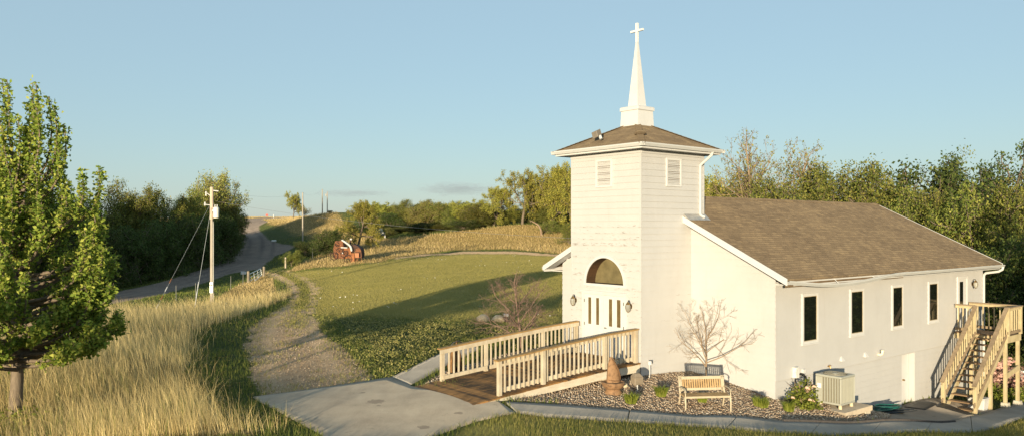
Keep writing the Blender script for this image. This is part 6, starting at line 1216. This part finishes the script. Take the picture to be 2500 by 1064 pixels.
# ------------------------------------------------------------------ sky, sun, clouds
w = bpy.data.worlds.new('World'); scene.world = w; w.use_nodes = True
nt = w.node_tree; bg = nt.nodes['Background']; sky = nt.nodes.new('ShaderNodeTexSky'); sky.sky_type = 'NISHITA'; sky.sun_disc = False
sky.sun_elevation = EL; sky.sun_rotation = AZ + PI; sky.air_density = 1.0; sky.dust_density = .6; sky.ozone_density = 2.0; sky.altitude = 400
mx_ = nt.nodes.new('ShaderNodeMix'); mx_.data_type = 'RGBA'; mx_.inputs[0].default_value = .72; mx_.inputs[7].default_value = (1.37, 1.88, 2.18, 1)   # constant pale blue blended in to even out the sky colour
nt.links.new(sky.outputs[0], mx_.inputs[6]); nt.links.new(mx_.outputs[2], bg.inputs[0]); bg.inputs[1].default_value = .15
sun_d = bpy.data.lights.new('sun', 'SUN'); sun = bpy.data.objects.new('sun', sun_d); col.objects.link(sun)
sun_d.energy = 4.1; sun_d.angle = rad(.5); sun_d.color = (1.0, .835, .57)
sun.rotation_euler = Vector((math.sin(AZ) * math.cos(EL), math.cos(AZ) * math.cos(EL), -math.sin(EL))).to_track_quat('-Z', 'Y').to_euler()
def cloud(px, py, Y, rx, rz, label, dens):
    X = (px - CX) / F * Y; z = zat(py, Y); m = MB(); m.blob((0, 0, 0), (rx, rx * .5, rz), .06, 24, 10); me = m
    t = bpy.data.materials.new('cloud_vapour'); t.use_nodes = True; n = t.node_tree; n.nodes.remove(n.nodes['Principled BSDF']); v = n.nodes.new('ShaderNodeVolumePrincipled'); v.inputs['Color'].default_value = (.50, .52, .62, 1)
    tc = n.nodes.new('ShaderNodeTexCoord'); nz = n.nodes.new('ShaderNodeTexNoise'); nz.inputs['Scale'].default_value = 5.0 / rx; nz.inputs['Detail'].default_value = 5; mp = n.nodes.new('ShaderNodeMapping'); mp.inputs['Scale'].default_value = (1, 1, 5); n.links.new(tc.outputs['Object'], mp.inputs[0]); n.links.new(mp.outputs[0], nz.inputs['Vector'])
    ln = n.nodes.new('ShaderNodeVectorMath'); ln.operation = 'MULTIPLY'; ln.inputs[1].default_value = (1 / rx, 2 / rx, 1 / rz); n.links.new(tc.outputs['Object'], ln.inputs[0]); le = n.nodes.new('ShaderNodeVectorMath'); le.operation = 'LENGTH'; n.links.new(ln.outputs[0], le.inputs[0])
    a = n.nodes.new('ShaderNodeMath'); a.operation = 'SUBTRACT'; n.links.new(nz.outputs['Fac'], a.inputs[0]); s = n.nodes.new('ShaderNodeMath'); s.operation = 'MULTIPLY'; s.inputs[1].default_value = .55; n.links.new(le.outputs['Value'], s.inputs[0]); n.links.new(s.outputs[0], a.inputs[1])
    k = n.nodes.new('ShaderNodeMath'); k.operation = 'MULTIPLY'; k.use_clamp = False; k.inputs[1].default_value = dens; mx = n.nodes.new('ShaderNodeMath'); mx.operation = 'MAXIMUM'; mx.inputs[1].default_value = 0; n.links.new(a.outputs[0], mx.inputs[0]); n.links.new(mx.outputs[0], k.inputs[0]); n.links.new(k.outputs[0], v.inputs['Density']); n.links.new(v.outputs[0], n.nodes['Material Output'].inputs['Volume'])
    o = me.build('cloud', t); o.location = (X, Y, z); tag(o, label, 'cloud', None, 'stuff')
cloud(1118, 462, 3000, 190, 32, 'small flat grey cloud just left of the oaks', .015); cloud(862, 472, 3600, 215, 20, 'faint flat grey cloud above the distant poles', .010)
vs = scene.view_settings; vs.view_transform = 'Standard'; vs.look = 'None'; vs.exposure = 1.0; vs.gamma = 1; vs.use_curve_mapping = False
scene.cycles.max_bounces = 6; scene.cycles.transparent_max_bounces = 8; scene.cycles.volume_bounces = 0
